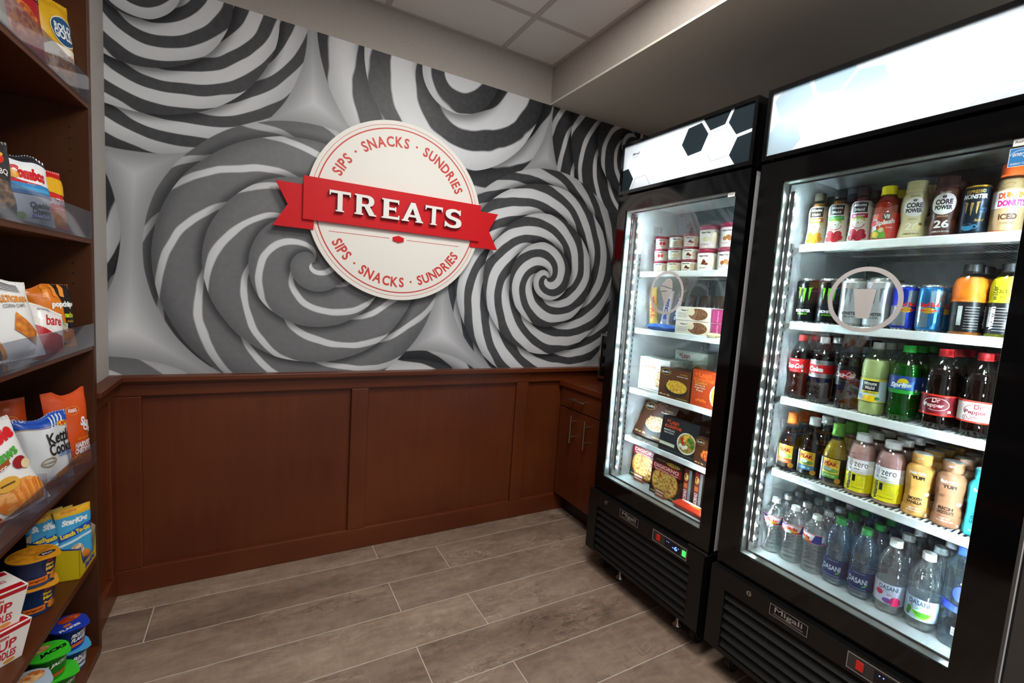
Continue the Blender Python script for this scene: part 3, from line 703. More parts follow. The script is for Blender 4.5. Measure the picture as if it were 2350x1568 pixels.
P = Print(); P.rect(.232, 1.640, .268, 1.680, TAGW); P.rect(.233, 1.641, .267, 1.679, ESBLUE); P.text('energy', .250, 1.664, .010, TAGW, w=.026, shear=.3); P.ring(.250, 1.655, .02, .02, .001, TAGW, 20, R(30), R(150)); P.text('ENERGY STAR', .250, 1.646, .004, TAGW, w=.028)
on_glass(P, bdoor, BGY, 'energy_sticker', 'blue energy rating sticker')
for tt, li in ((freezer, .268), (fridge, .280)):
    P = Print(); P.rect(-.03, 1.56, .03, 1.66, mat('d9dedd', .6, name='paper_label')); 
    for i in range(7): P.rect(-.026, 1.652-i*.0062, (.004 if i < 6 else .02), 1.650-i*.0062, mat('8a9090', .6, name='fine_print'))
    for i in range(18): P.rect(-.024+i*.0026, 1.583, -.024+i*.0026+(.0008+.0009*((i*7) % 3)/2), 1.596, mat('5d6468', .6, name='bar_code'))
    for i in range(2): P.ell(.017, 1.648-i*.012, .004, .004, mat('8a9090', .6, name='fine_print'), 10)
    # on the far side wall of the interior, facing the near side
    lpart('rating_label', P.into(MB(), lambda u, v, o, li=li: (.21+u, li-o, v)), tt, 'paper rating label with bar code')

# ================================================================== drinks
def lerp_prof(prof):
    def f(z):
        if z <= prof[0][1]: return prof[0][0]
        for (r0, z0), (r1, z1) in zip(prof, prof[1:]):
            if z0 <= z <= z1: return r0+(r1-r0)*((z-z0)/max(z1-z0, 1e-6))
        return prof[-1][0]
    return f
def smooth(prof, n=3):
    """Catmull-Rom refinement of a profile"""
    out = []
    for i in range(len(prof)-1):
        p0, p1, p2, p3 = prof[max(i-1, 0)], prof[i], prof[i+1], prof[min(i+2, len(prof)-1)]
        for k in range(n):
            t = k/n
            q = [.5*((2*p1[j])+(-p0[j]+p2[j])*t+(2*p0[j]-5*p1[j]+4*p2[j]-p3[j])*t*t+(-p0[j]+3*p1[j]-3*p2[j]+p3[j])*t**3) for j in (0, 1)]
            q[1] = min(max(q[1], p1[1]), p2[1]); q[0] = max(q[0], .002); out.append(tuple(q))
    return out+[prof[-1]]
def sc(prof, d, h):
    """profile given for unit diameter and height"""
    return [(r*d, z*h) for r, z in prof]
INK = {}
def ink(c, rough=.35): return mat(c, rough, name='label_ink')
def container(name, d, h, prof, shell, liquid=None, fill=.8, cap=None, capz=None, label=None, lab_z=None, lab_base=None, bands=None, mod=None, seg=28, n=3, cap_r=None, capsmooth=False):
    """one prototype drink: parts body, liquid, cap, label; label(P, r) draws the print"""
    t = put(name, None)
    P = smooth(sc(prof, d, h), n); rf = lerp_prof(P)
    lpart('body', MB().lathe(P, shell, seg, mod), t)
    if liquid:
        zl = fill*h; Q = [(max(r-.0012, .001), z+(.001 if i == 0 else 0)) for i, (r, z) in enumerate(P) if z < zl]; Q.append((max(rf(zl)-.0012, .001), zl))
        lpart('liquid', MB().lathe(Q, liquid, seg, mod), t)
    if cap:
        z0, z1 = capz[0]*h, capz[1]*h; cr = cap_r*d if cap_r else rf(z0)+.0016
        q = MB(); q.lathe([(cr, z0), (cr, z0+(z1-z0)*.18), (cr-.0006, z0+(z1-z0)*.22), (cr-.0006, z1-.0012), (cr-.0018, z1)], cap, 28, (None if capsmooth else (lambda a, z: 1+.018*(1 if int(a*28/math.pi+.5) % 2 else -1)*(1 if z < z1-.0005 else 0))))
        lpart('cap', q, t)
    if lab_z:
        z0, z1 = lab_z[0]*h, lab_z[1]*h; zs = [z0]+[z for r, z in P if z0+.0008 < z < z1-.0008]+[z1]
        if bands: zs = sorted(set(zs+[b[0]*h for b in bands if z0 < b[0]*h < z1]))
        def bm(z):
            m_ = lab_base
            for bz, c in (bands or []):
                if z >= bz*h-1e-6: m_ = c
            return m_
        q = MB(); q.lathe([(rf(z)+.0006, z) for z in zs], lab_base, 36, mod if mod and 0 else None, mats=[bm((a+b_)/2) for a, b_ in zip(zs, zs[1:])], cap=False)
        if label:
            pr_ = Print(); label(pr_, d/2, h); pr_.into(q, cyl(lambda v: rf(v)+.0006), su=.006, sv=.006)
        lpart('label', q, t)
    elif label:
        q = MB(); pr_ = Print(); label(pr_, d/2, h); pr_.into(q, cyl(lambda v: rf(v)+.0003), su=.006, sv=.006); lpart('print', q, t)
    return t
PET = clear('f4f8f8', gloss=.10, rough=.04, name='clear_pet'); PETC = clear('f2f7f9', gloss=.2, rough=.07, body=.12, bodyc='f0f6fa', name='clear_pet_thick'); PETB = clear('c8e4f4', gloss=.18, rough=.07, body=.14, bodyc='9cc8e4', name='blue_pet'); PETG = clear('5fd070', gloss=.10, rough=.04, name='green_pet')
def liq(c, rough=.12): return mat(c, rough, spec=.45, name='drink')
COLA = liq('120604', .06); WATER = clear('e3edf1', gloss=.05, rough=.02, name='water'); WATERB = clear('b9d6e6', gloss=.05, rough=.02, name='water_blue')
BLACK = ink('0d0d0f'); WHT = ink('f2f2f0'); REDI = ink('d21a20'); GOLD = ink('d9a12b'); SILV = mat('c3c7cb', .28, metal=.85, name='silver_ink')
ALUT = mat('c9cbcc', .25, metal=.9, name='can_aluminium')
petal = lambda d, h: (lambda a, z: 1-.16*max(0, 1-z/(.16*h))*(abs(math.cos(2.5*a))**3))
soda_p = [(.30,0),(.40,.012),(.475,.05),(.495,.11),(.47,.20),(.455,.28),(.475,.36),(.50,.44),(.50,.60),(.47,.69),(.39,.77),(.28,.845),(.20,.895),(.185,.905),(.185,.985),(.17,.99)]
straight_p = [(.30,0),(.42,.012),(.485,.06),(.495,.14),(.495,.62),(.475,.69),(.39,.775),(.27,.855),(.20,.90),(.185,.91),(.185,.985),(.17,.99)]
RED_CAP = mat('d4262a', .4, name='red_cap'); WHITE_CAP = mat('eef0f0', .4, name='white_cap'); BLACK_CAP = mat('17171a', .4, name='black_cap')
protos = {}
def reg(k, t, desc, cat='bottle'): protos[k] = [t, desc, cat, False]

# --- juices on the top shelf
juice_p = [(.40,0),(.49,.02),(.50,.08),(.47,.20),(.445,.35),(.46,.50),(.48,.62),(.45,.70),(.34,.77),(.28,.82),(.27,.86),(.27,.985),(.25,.99)]
def juice(name, liqc, capc, band, fruit, bandtxt):
    def lab(P, r, h):
        k = r/.028
        P.rect(-.021*k, .52*h, .021*k, .725*h, WHT); P.rect(-.0195*k, .535*h, .0195*k, .715*h, BLACK)
        P.text('Minute', 0, .665*h, .0085*k, WHT, w=.031*k, bold=.03); P.text('Maid', 0, .585*h, .0085*k, WHT, w=.023*k, bold=.03)
        P.rect(-.022*k, .435*h, .022*k, .515*h, ink(band)); P.text(bandtxt, 0, .475*h, .0045*k, WHT, w=.030*k)
        P.ell(0, .40*h, .016*k, .010*k, ink('a9cf3c')); P.ell(0, .345*h, .0155*k, .0135*k, ink('f6f3ea')); P.ell(0, .355*h, .0015, .0022, ink('5a3418'))
        P.ring(0, .35*h, .016*k, .016*k, .002, ink(fruit), 24, R(190), R(350))
        for i, (a, b_) in enumerate(((-.012, .20), (.010, .19), (-.002, .15), (.014, .12), (-.014, .10), (.004, .085))): P.ell(a*k, b_*h, .010*k, .009*k, mat(fruit, .4, var=.35, vscale=260, name='fruit_print'))
    return container(name, .056, .168, juice_p, PET, liq(liqc), .80, mat(capc, .4, name='dark_cap'), (.845, 1.0), lab, (.03, .74), ink('f0e9dc'), bands=[(.03, ink('f0e9dc')), (.5, ink('f0e9dc'))])
reg('orange_juice', juice('juice_bottle', 'd98a1e', '3f3a30', 'ee7a1c', 'f0a01e', 'ORANGE'), 'small juice bottle with orange label band')
reg('apple_juice', juice('juice_bottle', 'a05a20', '141414', '3fae49', 'c9202c', 'APPLE JUICE'), 'small juice bottle with green label band')
reg('berry_juice', juice('juice_bottle', '5e0f1c', '2a1216', 'b3163c', 'b01232', 'CRANBERRY'), 'small juice bottle with crimson label band')
v8_p = [(.42,0),(.49,.02),(.50,.10),(.50,.46),(.47,.52),(.46,.60),(.46,.68),(.40,.76),(.31,.82),(.29,.86),(.29,.985),(.27,.99)]
def lab_v8(P, r, h):
    P.poly([(-.033, .06*h), (-.033, .50*h), (-.016, .48*h), (-.020, .30*h), (-.014, .06*h)], WHT); P.poly([(-.033, .05*h), (-.033, .18*h), (.0, .24*h), (.008, .05*h)], ink('5aa436'))
    P.ell(-.022, .44*h, .008, .007, ink('e8552a')); P.ell(-.026, .33*h, .009, .008, ink('d8262c')); P.ell(-.020, .12*h, .010, .008, ink('e9c531')); P.ell(-.006, .2*h, .006, .007, ink('d9c9a0'))
    P.ell(.004, .435*h, .010, .0115, BLACK); P.text('V8', .004, .435*h, .012, WHT, w=.014, bold=.04)
    P.text('Splash', .002, .325*h, .017, WHT, w=.044, rot=.18, shear=.2, bold=.05); P.text('STRAWBERRY', .012, .24*h, .003, WHT, w=.016)
reg('red_juice', container('juice_bottle', .062, .158, v8_p, PET, liq('b3200f'), .82, mat('f2dc1c', .4, name='yellow_cap'), (.845, 1.0), lab_v8, (.03, .50), ink('c8281e')), 'red juice bottle with yellow cap')
core_p = [(.42,0),(.49,.015),(.50,.06),(.47,.18),(.43,.28),(.44,.34),(.48,.44),(.50,.56),(.49,.66),(.45,.74),(.38,.80),(.365,.83),(.365,.985),(.35,.99)]
def core(body, capc, inkc, badge):
    def lab(P, r, h):
        if badge: P.ell(0, .545*h, .0265, .028, WHT)
        P.ell(0, .545*h, .0245, .026, ink('f4f1ea')); P.ell(0, .655*h, .004, .0045, BLACK); P.poly([(-.008, .675*h), (0, .655*h), (.008, .675*h), (0, .665*h)], BLACK)
        P.text('CORE', 0, .575*h, .0135, BLACK, w=.035, bold=.05); P.text('POWER', 0, .485*h, .0115, BLACK, w=.036, bold=.05)
        P.text('fairlife', 0, .735*h, .006, ink(inkc), w=.022); P.text('26', 0, .22*h, .021, ink('f3efe6') if badge else ink('fbf6e4'), w=.030, bold=.03); P.text('COMPLETE PROTEIN', 0, .095*h, .004, ink('f3efe6') if badge else BLACK, w=.036)
        P.text('CHOCOLATE' if badge else 'VANILLA', 0, .345*h, .004, ink('e2b67c') if badge else ink('9a7a2a'), w=.022)
        if not badge: P.ell(.013, .2*h, .011, .008, ink('f3e2a0')); P.ell(.018, .26*h, .005, .004, ink('8a6a2c'))
        else: P.ell(-.022, .2*h, .008, .012, ink('6b3a24')); P.ell(.024, .22*h, .007, .012, ink('6b3a24'))
    b = mat(body, .3, name='opaque_bottle')
    return container('protein_shake_bottle', .060, .160, core_p, b, None, 0, mat(capc, .35, name='shake_cap'), (.815, 1.0), lab)
reg('vanilla_shake', core('e3d7a4', 'e0d29c', '8a7a4a', False), 'cream protein shake bottle with white badge')
reg('choc_shake', core('4a2318', '3a1a14', 'e8d8c8', True), 'brown protein shake bottle with white badge')
can_p = [(.33,0),(.40,.008),(.42,.02),(.49,.06),(.50,.08),(.50,.90),(.485,.925),(.43,.965),(.42,.975),(.425,.985),(.42,.992),(.39,.99)]
def can(name, d, h, body, lab, top=ALUT, bands=None):
    t = put(name, None); P = smooth(sc(can_p, d, h), 2); rf = lerp_prof(P)
    mats = []
    for (r0, z0), (r1, z1) in zip(P, P[1:]):
        z = (z0+z1)/2/h; m_ = body
        if bands:
            for bz, c in bands:
                if z >= bz: m_ = c
        if z < .03 or z > .955: m_ = top
        mats.append(m_)
    lpart('body', MB().lathe(P, body, 32, mats=mats), t)
    q = MB(); q.lathe([(.39*d, h*.985), (.36*d, h*.983)], top, 24); q.box((-.006, -.012, h*.9835), (.006, .006, h*.9845+.0008), top); lpart('lid', q, t)
    pr_ = Print(); lab(pr_, d/2, h); q = MB(); pr_.into(q, cyl(lambda v: rf(v)+.0003), su=.006, sv=.02); lpart('print', q, t)
    return t
def claws(P, cx, cz, s, m):
    """three ragged clawed strokes"""
    for k, (x, top, bot, w_) in enumerate(((-.62, .96, -.62, .30), (0, .90, -1.0, .34), (.62, .96, -.78, .30))):
        rg = random.Random(k*5+1); L_, R_ = [], []
        for i in range(9):
            f = i/8; z = top+(bot-top)*f; ww = w_*(1-.80*f**1.5)*.5; j = (rg.random()-.5)*.07
            L_.append((cx+s*(x-ww+j-.04*f), cz+s*z)); R_.append((cx+s*(x+ww+j*.6-.04*f), cz+s*(z-.03)))
        if k == 0: L_[0] = (cx+s*(x-.36), cz+s*(top+.06)); 
        if k == 2: R_[0] = (cx+s*(x+.36), cz+s*(top+.06))
        P.poly(L_+R_[::-1], m)
def lab_mon(cl, tx, sub, stext):
    def lab(P, r, h):
        claws(P, 0, .64*h, .0225, cl); P.text('MONSTER', 0, .275*h, .0095, tx, w=.043, bold=.05); P.text(stext, 0, .205*h, .0052, sub, w=.028, bold=.03)
    return lab
reg('green_can', can('energy_drink_can', .0645, .146, mat('0c0d0e', .28, metal=.3, name='black_can'), lab_mon(ink('6bdc2a'), ink('e8e8e6'), ink('6bdc2a'), 'ENERGY')), 'black energy can with green claws', 'can')
reg('white_can', can('energy_drink_can', .0645, .146, mat('cdd1d2', .30, metal=.55, name='white_can'), lab_mon(ink('6d7678'), ink('35393a'), ink('3a3f40'), 'ZERO ULTRA')), 'silver energy can with grey claws', 'can')
def lab_esp(P, r, h):
    P.text('ESPRESSO', 0, .86*h, .008, GOLD, w=.036, bold=.02, rot=.05); P.text('MONSTER', 0, .765*h, .0115, WHT, w=.046, bold=.05, shear=.1)
    claws(P, -.004, .53*h, .0165, ink('b98f4a')); P.text('TRIPLE', .018, .52*h, .005, ink('3f7fb8'), w=.014); P.text('SHOT', .018, .46*h, .005, ink('3f7fb8'), w=.014)
    P.ell(-.008, .17*h, .0115, .0095, ink('3d8fc0')); P.ell(-.008, .215*h, .0105, .0035, ink('1c2a34')); P.ring(.005, .17*h, .0055, .0055, .002, ink('3d8fc0'), 16); P.text('Salted', .012, .30*h, .006, GOLD, w=.016, shear=.3)
reg('espresso_can', can('coffee_drink_can', .057, .126, mat('14222f', .3, metal=.4, name='dark_blue_can'), lab_esp, GOLD), 'dark blue espresso can with gold rim', 'can')
dunk_p = [(.42,0),(.49,.015),(.50,.05),(.50,.60),(.49,.66),(.44,.74),(.36,.80),(.345,.83),(.345,.985),(.33,.99)]
def lab_dunk(P, r, h):
    P.rect(-.06, .36*h, .06, .60*h, WHT); P.text('DUNKIN\'', .004, .535*h, .0155, ink('ee6a1f'), w=.050, bold=.07); P.text('DONUTS', .004, .425*h, .0155, ink('d6267f'), w=.050, bold=.07)
    P.text('ICED', 0, .235*h, .014, ink('4a2514'), w=.032, bold=.05); P.text('COFFEE', 0, .145*h, .005, ink('4a2514'), w=.022); P.rect(-.06, .02*h, .06, .045*h, ink('ee6a1f'))
reg('iced_coffee', container('iced_coffee_bottle', .060, .168, dunk_p, PET, liq('a9875c'), .78, mat('ee5a22', .4, name='orange_cap'), (.815, 1.0), lab_dunk, (.02, .62), ink('b5936a'), capsmooth=True, cap_r=.375), 'iced coffee bottle with orange cap')
# --- small energy cans, vitamin waters
def lab_rb(c1, c2):
    def lab(P, r, h):
        P.poly([(-.052, .53*h), (-.052, .93*h), (0, .93*h), (0, .53*h)], c1); P.poly([(0, .05*h), (0, .53*h), (.052, .53*h), (.052, .05*h)], c1)
        P.poly([(0, .53*h), (0, .93*h), (.052, .93*h), (.052, .53*h)], c2); P.poly([(-.052, .05*h), (-.052, .53*h), (0, .53*h), (0, .05*h)], c2)
        P.ell(0, .455*h, .0135, .0075, GOLD); 
        for s in (-1, 1): P.poly([(s*.003, .45*h), (s*.012, .475*h), (s*.019, .462*h), (s*.022, .44*h), (s*.016, .447*h), (s*.013, .432*h), (s*.009, .442*h)], REDI)
        P.text('Red Bull', 0, .575*h, .0115, REDI, w=.040, bold=.05)
    return lab
BLUC = mat('1d37b8', .25, metal=.5, name='blue_can'); BLUL = mat('2f7fc0', .25, metal=.55, name='light_blue_can')
reg('blue_can', can('energy_drink_can', .0545, .128, BLUC, lab_rb(BLUC, mat('aeb6c0', .25, metal=.7, name='silver_can'))), 'slim dark blue energy can', 'can')
reg('lightblue_can', can('energy_drink_can', .0545, .128, BLUL, lab_rb(BLUL, mat('9fc0d6', .25, metal=.7, name='pale_blue_can'))), 'slim light blue energy can', 'can')
vw_p = [(.44,0),(.495,.015),(.50,.05),(.495,.45),(.48,.50),(.495,.56),(.50,.66),(.46,.76),(.36,.84),(.29,.875),(.285,.89),(.285,.985),(.27,.99)]
def lab_vwb(c, right):
    def lab(P, r, h):
        u0 = -.034
        for i in range(9): P.rect(-.016, .40*h-i*.0068, .012, .393*h-i*.0068, ink('9a9a98'))
        P.rect(-.030, .14*h, -.021, .41*h, ink('b9bab8'))
        P.text('vitamin', right, .26*h, .012, WHT, w=.056, rot=math.pi/2, bold=.04); P.text('water', right, .60*h, .011, BLACK, w=.036, rot=math.pi/2, bold=0)
        P.text('active', right+.022, .63*h, .012, BLACK, w=.030, bold=-.005); P.text('pump', right+.02, .545*h, .004, BLACK, w=.018)
    return lab
def vwb(c, right): return container('vitamin_drink_bottle', .066, .180, vw_p, PET, liq(c), .82, BLACK_CAP, (.885, 1.0), lab_vwb(c, right), (.05, .80), BLACK, bands=[(.05, BLACK), (.47, ink(c))])
reg('orange_vw', vwb('f07a1a', .028), 'orange and black vitamin drink bottle')
reg('yellow_vw', vwb('e6e21c', -.020), 'yellow and black vitamin drink bottle')
def lab_vz(P, r, h):
    P.text('vitamin', -.020, .225*h, .0115, BLACK, w=.052, rot=math.pi/2, bold=.035); P.text('water', -.020, .51*h, .0105, BLACK, w=.036, rot=math.pi/2, bold=-.005)
    P.text('zero', .008, .515*h, .0125, BLACK, w=.034, bold=-.004); P.text('shine', -.002, .448*h, .005, BLACK, w=.014)
    for i in range(3): P.rect(-.008, .405*h-i*.005, .024, .399*h-i*.005, ink('8d8d84'))
    P.rect(-.010, .24*h, -.002, .35*h, BLACK); 
    for i in range(8): P.rect(.002, .345*h-i*.0042, .026, .3395*h-i*.0042, ink('b3a51c'))
    P.text('strawberry lemonade', .006, .135*h, .004, BLACK, w=.034)
reg('pink_vw', container('vitamin_drink_bottle', .068, .184, vw_p, PET, liq('c58f86'), .83, mat('d9d7d6', .4, name='clear_cap'), (.885, 1.0), lab_vz, (.07, .60), ink('f0e018'), bands=[(.07, ink('f2e21a')), (.375, WHT)]), 'pink drink bottle with yellow label')
# --- sodas
def soda(name, shell, liquid, capm, lab, lz, base, bands=None, prof=soda_p, d=.066, h=.212, fill=.76):
    return container(name, d, h, prof, shell, liquid, fill, capm, (.905, 1.0), lab, lz, base, bands, mod=petal(d, h), cap_r=.215)
def lab_coke(P, r, h):
    P.text('Coca-Cola', 0, .515*h, .016, WHT, w=.056, bold=.03, shear=.35, rot=.05); P.text('ORIGINAL TASTE', 0, .60*h, .0032, WHT, w=.026); P.rect(.022, .435*h, .027, .465*h, WHT)
reg('cola', soda('soda_bottle', PET, COLA, RED_CAP, lab_coke, (.42, .63), REDI), 'cola bottle with red cap and label')
def lab_diet(P, r, h):
    P.text('Coke', -.004, .515*h, .0165, WHT, w=.044, bold=.06); P.text('DIET', .002, .582*h, .0045, WHT, w=.014); P.text('CALORIE FREE', 0, .425*h, .003, ink('8d9498'), w=.024)
reg('diet_cola', soda('soda_bottle', PET, COLA, WHITE_CAP, lab_diet, (.39, .65), SILV, bands=[(.39, SILV), (.455, REDI), (.585, SILV)]), 'diet cola bottle with white cap')
def lab_zero(P, r, h):
    P.ell(.004, .50*h, .024, .013, ink('8d1a22')); P.text('Coca-Cola', 0, .50*h, .016, ink('d8d0d0'), w=.056, bold=.02, shear=.35, rot=.05); P.text('zero sugar', 0, .40*h, .005, ink('6b6b6b'), w=.03)
reg('zero_cola', soda('soda_bottle', PET, COLA, mat('1c1c1e', .4, name='black_cap'), lab_zero, (.34, .63), ink('101012')), 'cola bottle with black label')
def lab_lem(P, r, h):
    P.rect(-.021, .33*h, .021, .47*h, BLACK); P.text('Minute', 0, .435*h, .0095, WHT, w=.030, bold=.02); P.text('Maid', 0, .375*h, .0095, WHT, w=.022, bold=.02); P.rect(-.021, .295*h, .021, .328*h, ink('f0d81a')); P.text('LEMONADE', 0, .311*h, .004, BLACK, w=.026)
    P.ell(.004, .235*h, .020, .009, ink('f1c61b')); P.ell(.020, .235*h, .006, .005, ink('2f8f3a')); P.ell(-.024, .25*h, .008, .006, ink('8fb6dd')); P.rect(-.04, .185*h, .04, .198*h, ink('f0d81a'))
reg('lemonade', soda('lemonade_bottle', PET, liq('cdd98a', .2), mat('c9ccc4', .4, name='pale_cap'), lab_lem, (.18, .50), ink('cfe3ee'), bands=[(.18, ink('cfe6f2')), (.47, ink('e8d94a'))], prof=[(.40,0),(.47,.015),(.50,.06),(.495,.14),(.485,.20),(.48,.48),(.50,.54),(.50,.66),(.46,.74),(.36,.81),(.24,.87),(.20,.90),(.185,.905),(.185,.985),(.17,.99)], d=.067), 'pale green lemonade bottle')
def lab_spr(P, r, h):
    P.ell(.004, .505*h, .013, .014, ink('f2d21c')); P.poly([(-.030, .44*h), (-.026, .53*h), (-.012, .50*h), (.012, .51*h), (.030, .545*h), (.027, .48*h), (.032, .42*h), (.010, .435*h), (-.010, .43*h)], ink('2f6fc0'))
    P.text('Sprite', 0, .475*h, .0165, WHT, w=.048, bold=.05, shear=.25, rot=.06); P.rect(.034, .40*h, .039, .44*h, WHT)
reg('lime_soda', soda('soda_bottle', PETG, clear('2fa845', gloss=.05, body=.55, bodyc='1fae3c', name='green_soda'), .78 and mat('2aa33a', .4, name='green_cap'), lab_spr, (.37, .60), ink('2fae3a'), bands=[(.37, ink('2fae3a')), (.42, ink('1c3f8f'))], d=.070), 'green lemon lime soda bottle')
def lab_dp(fg, diet):
    def lab(P, r, h):
        P.ring(.004, .315*h, .028, .017, .0016, fg, 36, R(-120), R(200)); P.text('Dr', .004, .365*h, .0125, fg, w=.016, bold=.03); P.text('Pepper', .0, .295*h, .0135, fg, w=.042, bold=.03)
        if diet: P.text('Diet', -.012, .225*h, .009, fg, w=.016, shear=.2); P.ring(-.012, .225*h, .013, .0085, .001, fg, 24)
        P.rect(.030, .22*h, .037, .25*h, WHT if not diet else REDI); P.rect(-.06, .175*h, .06, .195*h, ink('e5321f')); P.rect(-.06, .415*h, .06, .435*h, ink('e5321f'))
    return lab
reg('pepper_soda', soda('soda_bottle', PET, COLA, RED_CAP, lab_dp(ink('f0d9d4'), False), (.175, .435), ink('7d1420'), prof=straight_p, d=.073), 'dark soda bottle with maroon label')
reg('diet_pepper_soda', soda('soda_bottle', PET, COLA, RED_CAP, lab_dp(ink('7d1420'), True), (.175, .435), ink('f1ece8'), prof=straight_p, d=.073), 'dark diet soda bottle with white label')
# --- teas
tea_p = [(.42,0),(.485,.015),(.50,.05),(.50,.46),(.47,.54),(.38,.64),(.27,.73),(.215,.79),(.21,.82),(.225,.835),(.225,.985),(.20,.99)]
def tea(liqc, capc, band, btxt, long_cap):
    def lab(P, r, h):
        P.rect(-.024, .215*h, .024, .445*h, ink('e9b63a')); P.ell(0, .265*h, .022, .007, ink('6f9a4a')); P.ell(-.008, .285*h, .012, .005, ink('9fb6c0'))
        P.text('GOLD', 0, .415*h, .0055, ink('6a3a14'), w=.032, spacing=1.3); P.text('PEAK', 0, .365*h, .0125, ink('9a1c14'), w=.038, bold=.05); P.rect(-.024, .14*h, .024, .213*h, ink(band)); P.text(btxt, 0, .178*h, .0042, ink('f0e6d0'), w=.026)
        P.ell(.022, .11*h, .0085, .0085, ink('c98a2a')); P.rect(-.04, .07*h, -.027, .44*h, ink('d8d4c8'))
    c = mat(capc, .4, name='tea_cap')
    return container('tea_bottle', .067, .196, tea_p, PET, liq(liqc, .06), .74, c, (.80 if long_cap else .87, 1.0), lab, (.06, .46), ink('1a1410'), cap_r=.25, capsmooth=long_cap)
reg('sweet_tea', tea('260a05', 'df6a24', 'b5562c', 'EXTRA SWEET', True), 'dark tea bottle with orange neck')
reg('blue_tea', tea('1d0b06', 'eef0f0', '4d88b8', 'SWEET TEA', False), 'dark tea bottle with white cap')
reg('green_tea', tea('9a7a1e', '5f9a34', '5a9a3c', 'GREEN TEA', True), 'golden tea bottle with green neck')
# --- flavoured milks
fl_p = [(.45,0),(.50,.015),(.50,.10),(.46,.16),(.455,.17),(.465,.20),(.44,.30),(.435,.31),(.445,.34),(.45,.45),(.46,.46),(.475,.58),(.48,.59),(.495,.68),(.47,.76),(.36,.81),(.335,.825),(.335,.845),(.36,.85),(.36,.985),(.34,.99)]
def milk(body, inkc, l1, l2):
    def lab(P, r, h):
        d_ = ink(inkc); P.text('fairlife', 0, .70*h, .0085, WHT, w=.036, bold=.03); P.text('YUP!', .002, .625*h, .0095, d_, w=.028, bold=.06)
        P.text(l1, 0, .285*h, .0082, d_, w=.030, bold=.04); P.text(l2, 0, .225*h, .0082, d_, w=.034, bold=.04); P.text('LOW FAT', .002, .135*h, .005, WHT, w=.022); P.text('ultra-filtered milk', .002, .10*h, .0045, WHT, w=.034); P.ell(.026, .38*h, .0065, .005, WHT); P.text('NEW!', 0, .93*h, .005, WHT, w=.013); P.rect(.026, .04*h, .032, .075*h, WHT)
    b = mat(body, .32, name='milk_bottle')
    t = container('milk_bottle', .0615, .172, fl_p, b, None, 0, None, None, lab, n=2)
    q = MB(); q.lathe([(.0205, .1705), (.0205, .1716)], WHT, 20); lpart('cap_disc', q, t, 'white disc on the cap')
    return t
reg('vanilla_milk', milk('e9ae5c', '2c2012', 'SMOOTH', 'VANILLA'), 'light orange vanilla milk bottle')
reg('choc_milk', milk('b07a58', '2c1a10', 'RICH', 'CHOCOLATE'), 'brown chocolate milk bottle')
reg('blue_milk', milk('3fb8c8', '123a5a', 'DAIRY', 'LICIOUS'), 'turquoise milk bottle')
# --- waters
oz_p = [(.40,0),(.48,.015),(.49,.05)]+[(.49-(.018 if i % 2 else 0), .09+i*.035) for i in range(12)]+[(.49,.52),(.49,.70),(.46,.77),(.36,.85),(.22,.91),(.19,.925),(.19,.985),(.17,.99)]
def lab_oz(P, r, h):
    P.rect(-.06, .54*h, .06, .575*h, ink('d8232a')); P.text('Ozarka', -.004, .625*h, .0135, ink('d8232a'), w=.040, bold=.06, rot=-.08, shear=.2); P.poly([(.020, .545*h), (.05, .545*h), (.05, .685*h), (.030, .685*h)], ink('24358f')); P.poly([(-.05, .64*h), (-.05, .685*h), (-.012, .685*h), (-.025, .64*h)], ink('24358f'))
    P.ell(-.002, .578*h, .018, .004, ink('f0c520')); P.ell(-.012, .562*h, .012, .005, ink('bfe0ea')); P.rect(-.06, .685*h, .06, .695*h, ink('d8232a'))
reg('small_water', container('water_bottle', .0645, .186, oz_p, clear('f2f7f9', gloss=.24, rough=.08, body=.17, bodyc='f4f9fc', name='ribbed_clear_pet'), None, 0, WHITE_CAP, (.915, 1.0), lab_oz, (.535, .70), WHT, n=2, cap_r=.215), 'small ribbed water bottle with white cap')
das_p = [(.30,0),(.41,.012),(.475,.05),(.49,.11),(.49,.14),(.485,.36),(.475,.42),(.46,.44),(.475,.46),(.46,.48),(.475,.50),(.46,.52),(.48,.56),(.49,.64),(.46,.72),(.36,.81),(.24,.885),(.20,.905),(.19,.91),(.19,.985),(.17,.99)]
def lab_das(P, r, h):
    P.text('DASANI', -.002, .265*h, .0165, ink('d9e2ea'), w=.050, bold=.02); P.text('PURIFIED WATER', 0, .375*h, .003, ink('9fb2cc'), w=.03); P.poly([(.010, .18*h), (.020, .20*h), (.022, .225*h), (.012, .21*h)], ink('4fae4a')); P.rect(-.022, .15*h, .022, .155*h, ink('9fb2cc')); P.rect(-.034, .19*h, -.029, .22*h, WHT)
reg('blue_water', container('water_bottle', .068, .208, das_p, PETB, None, .80, mat('2f8f4a', .4, name='green_cap'), (.905, 1.0), lab_das, (.13, .40), ink('142a5c'), mod=petal(.068, .208), cap_r=.225), 'blue water bottle with green cap')
spk_p = straight_p
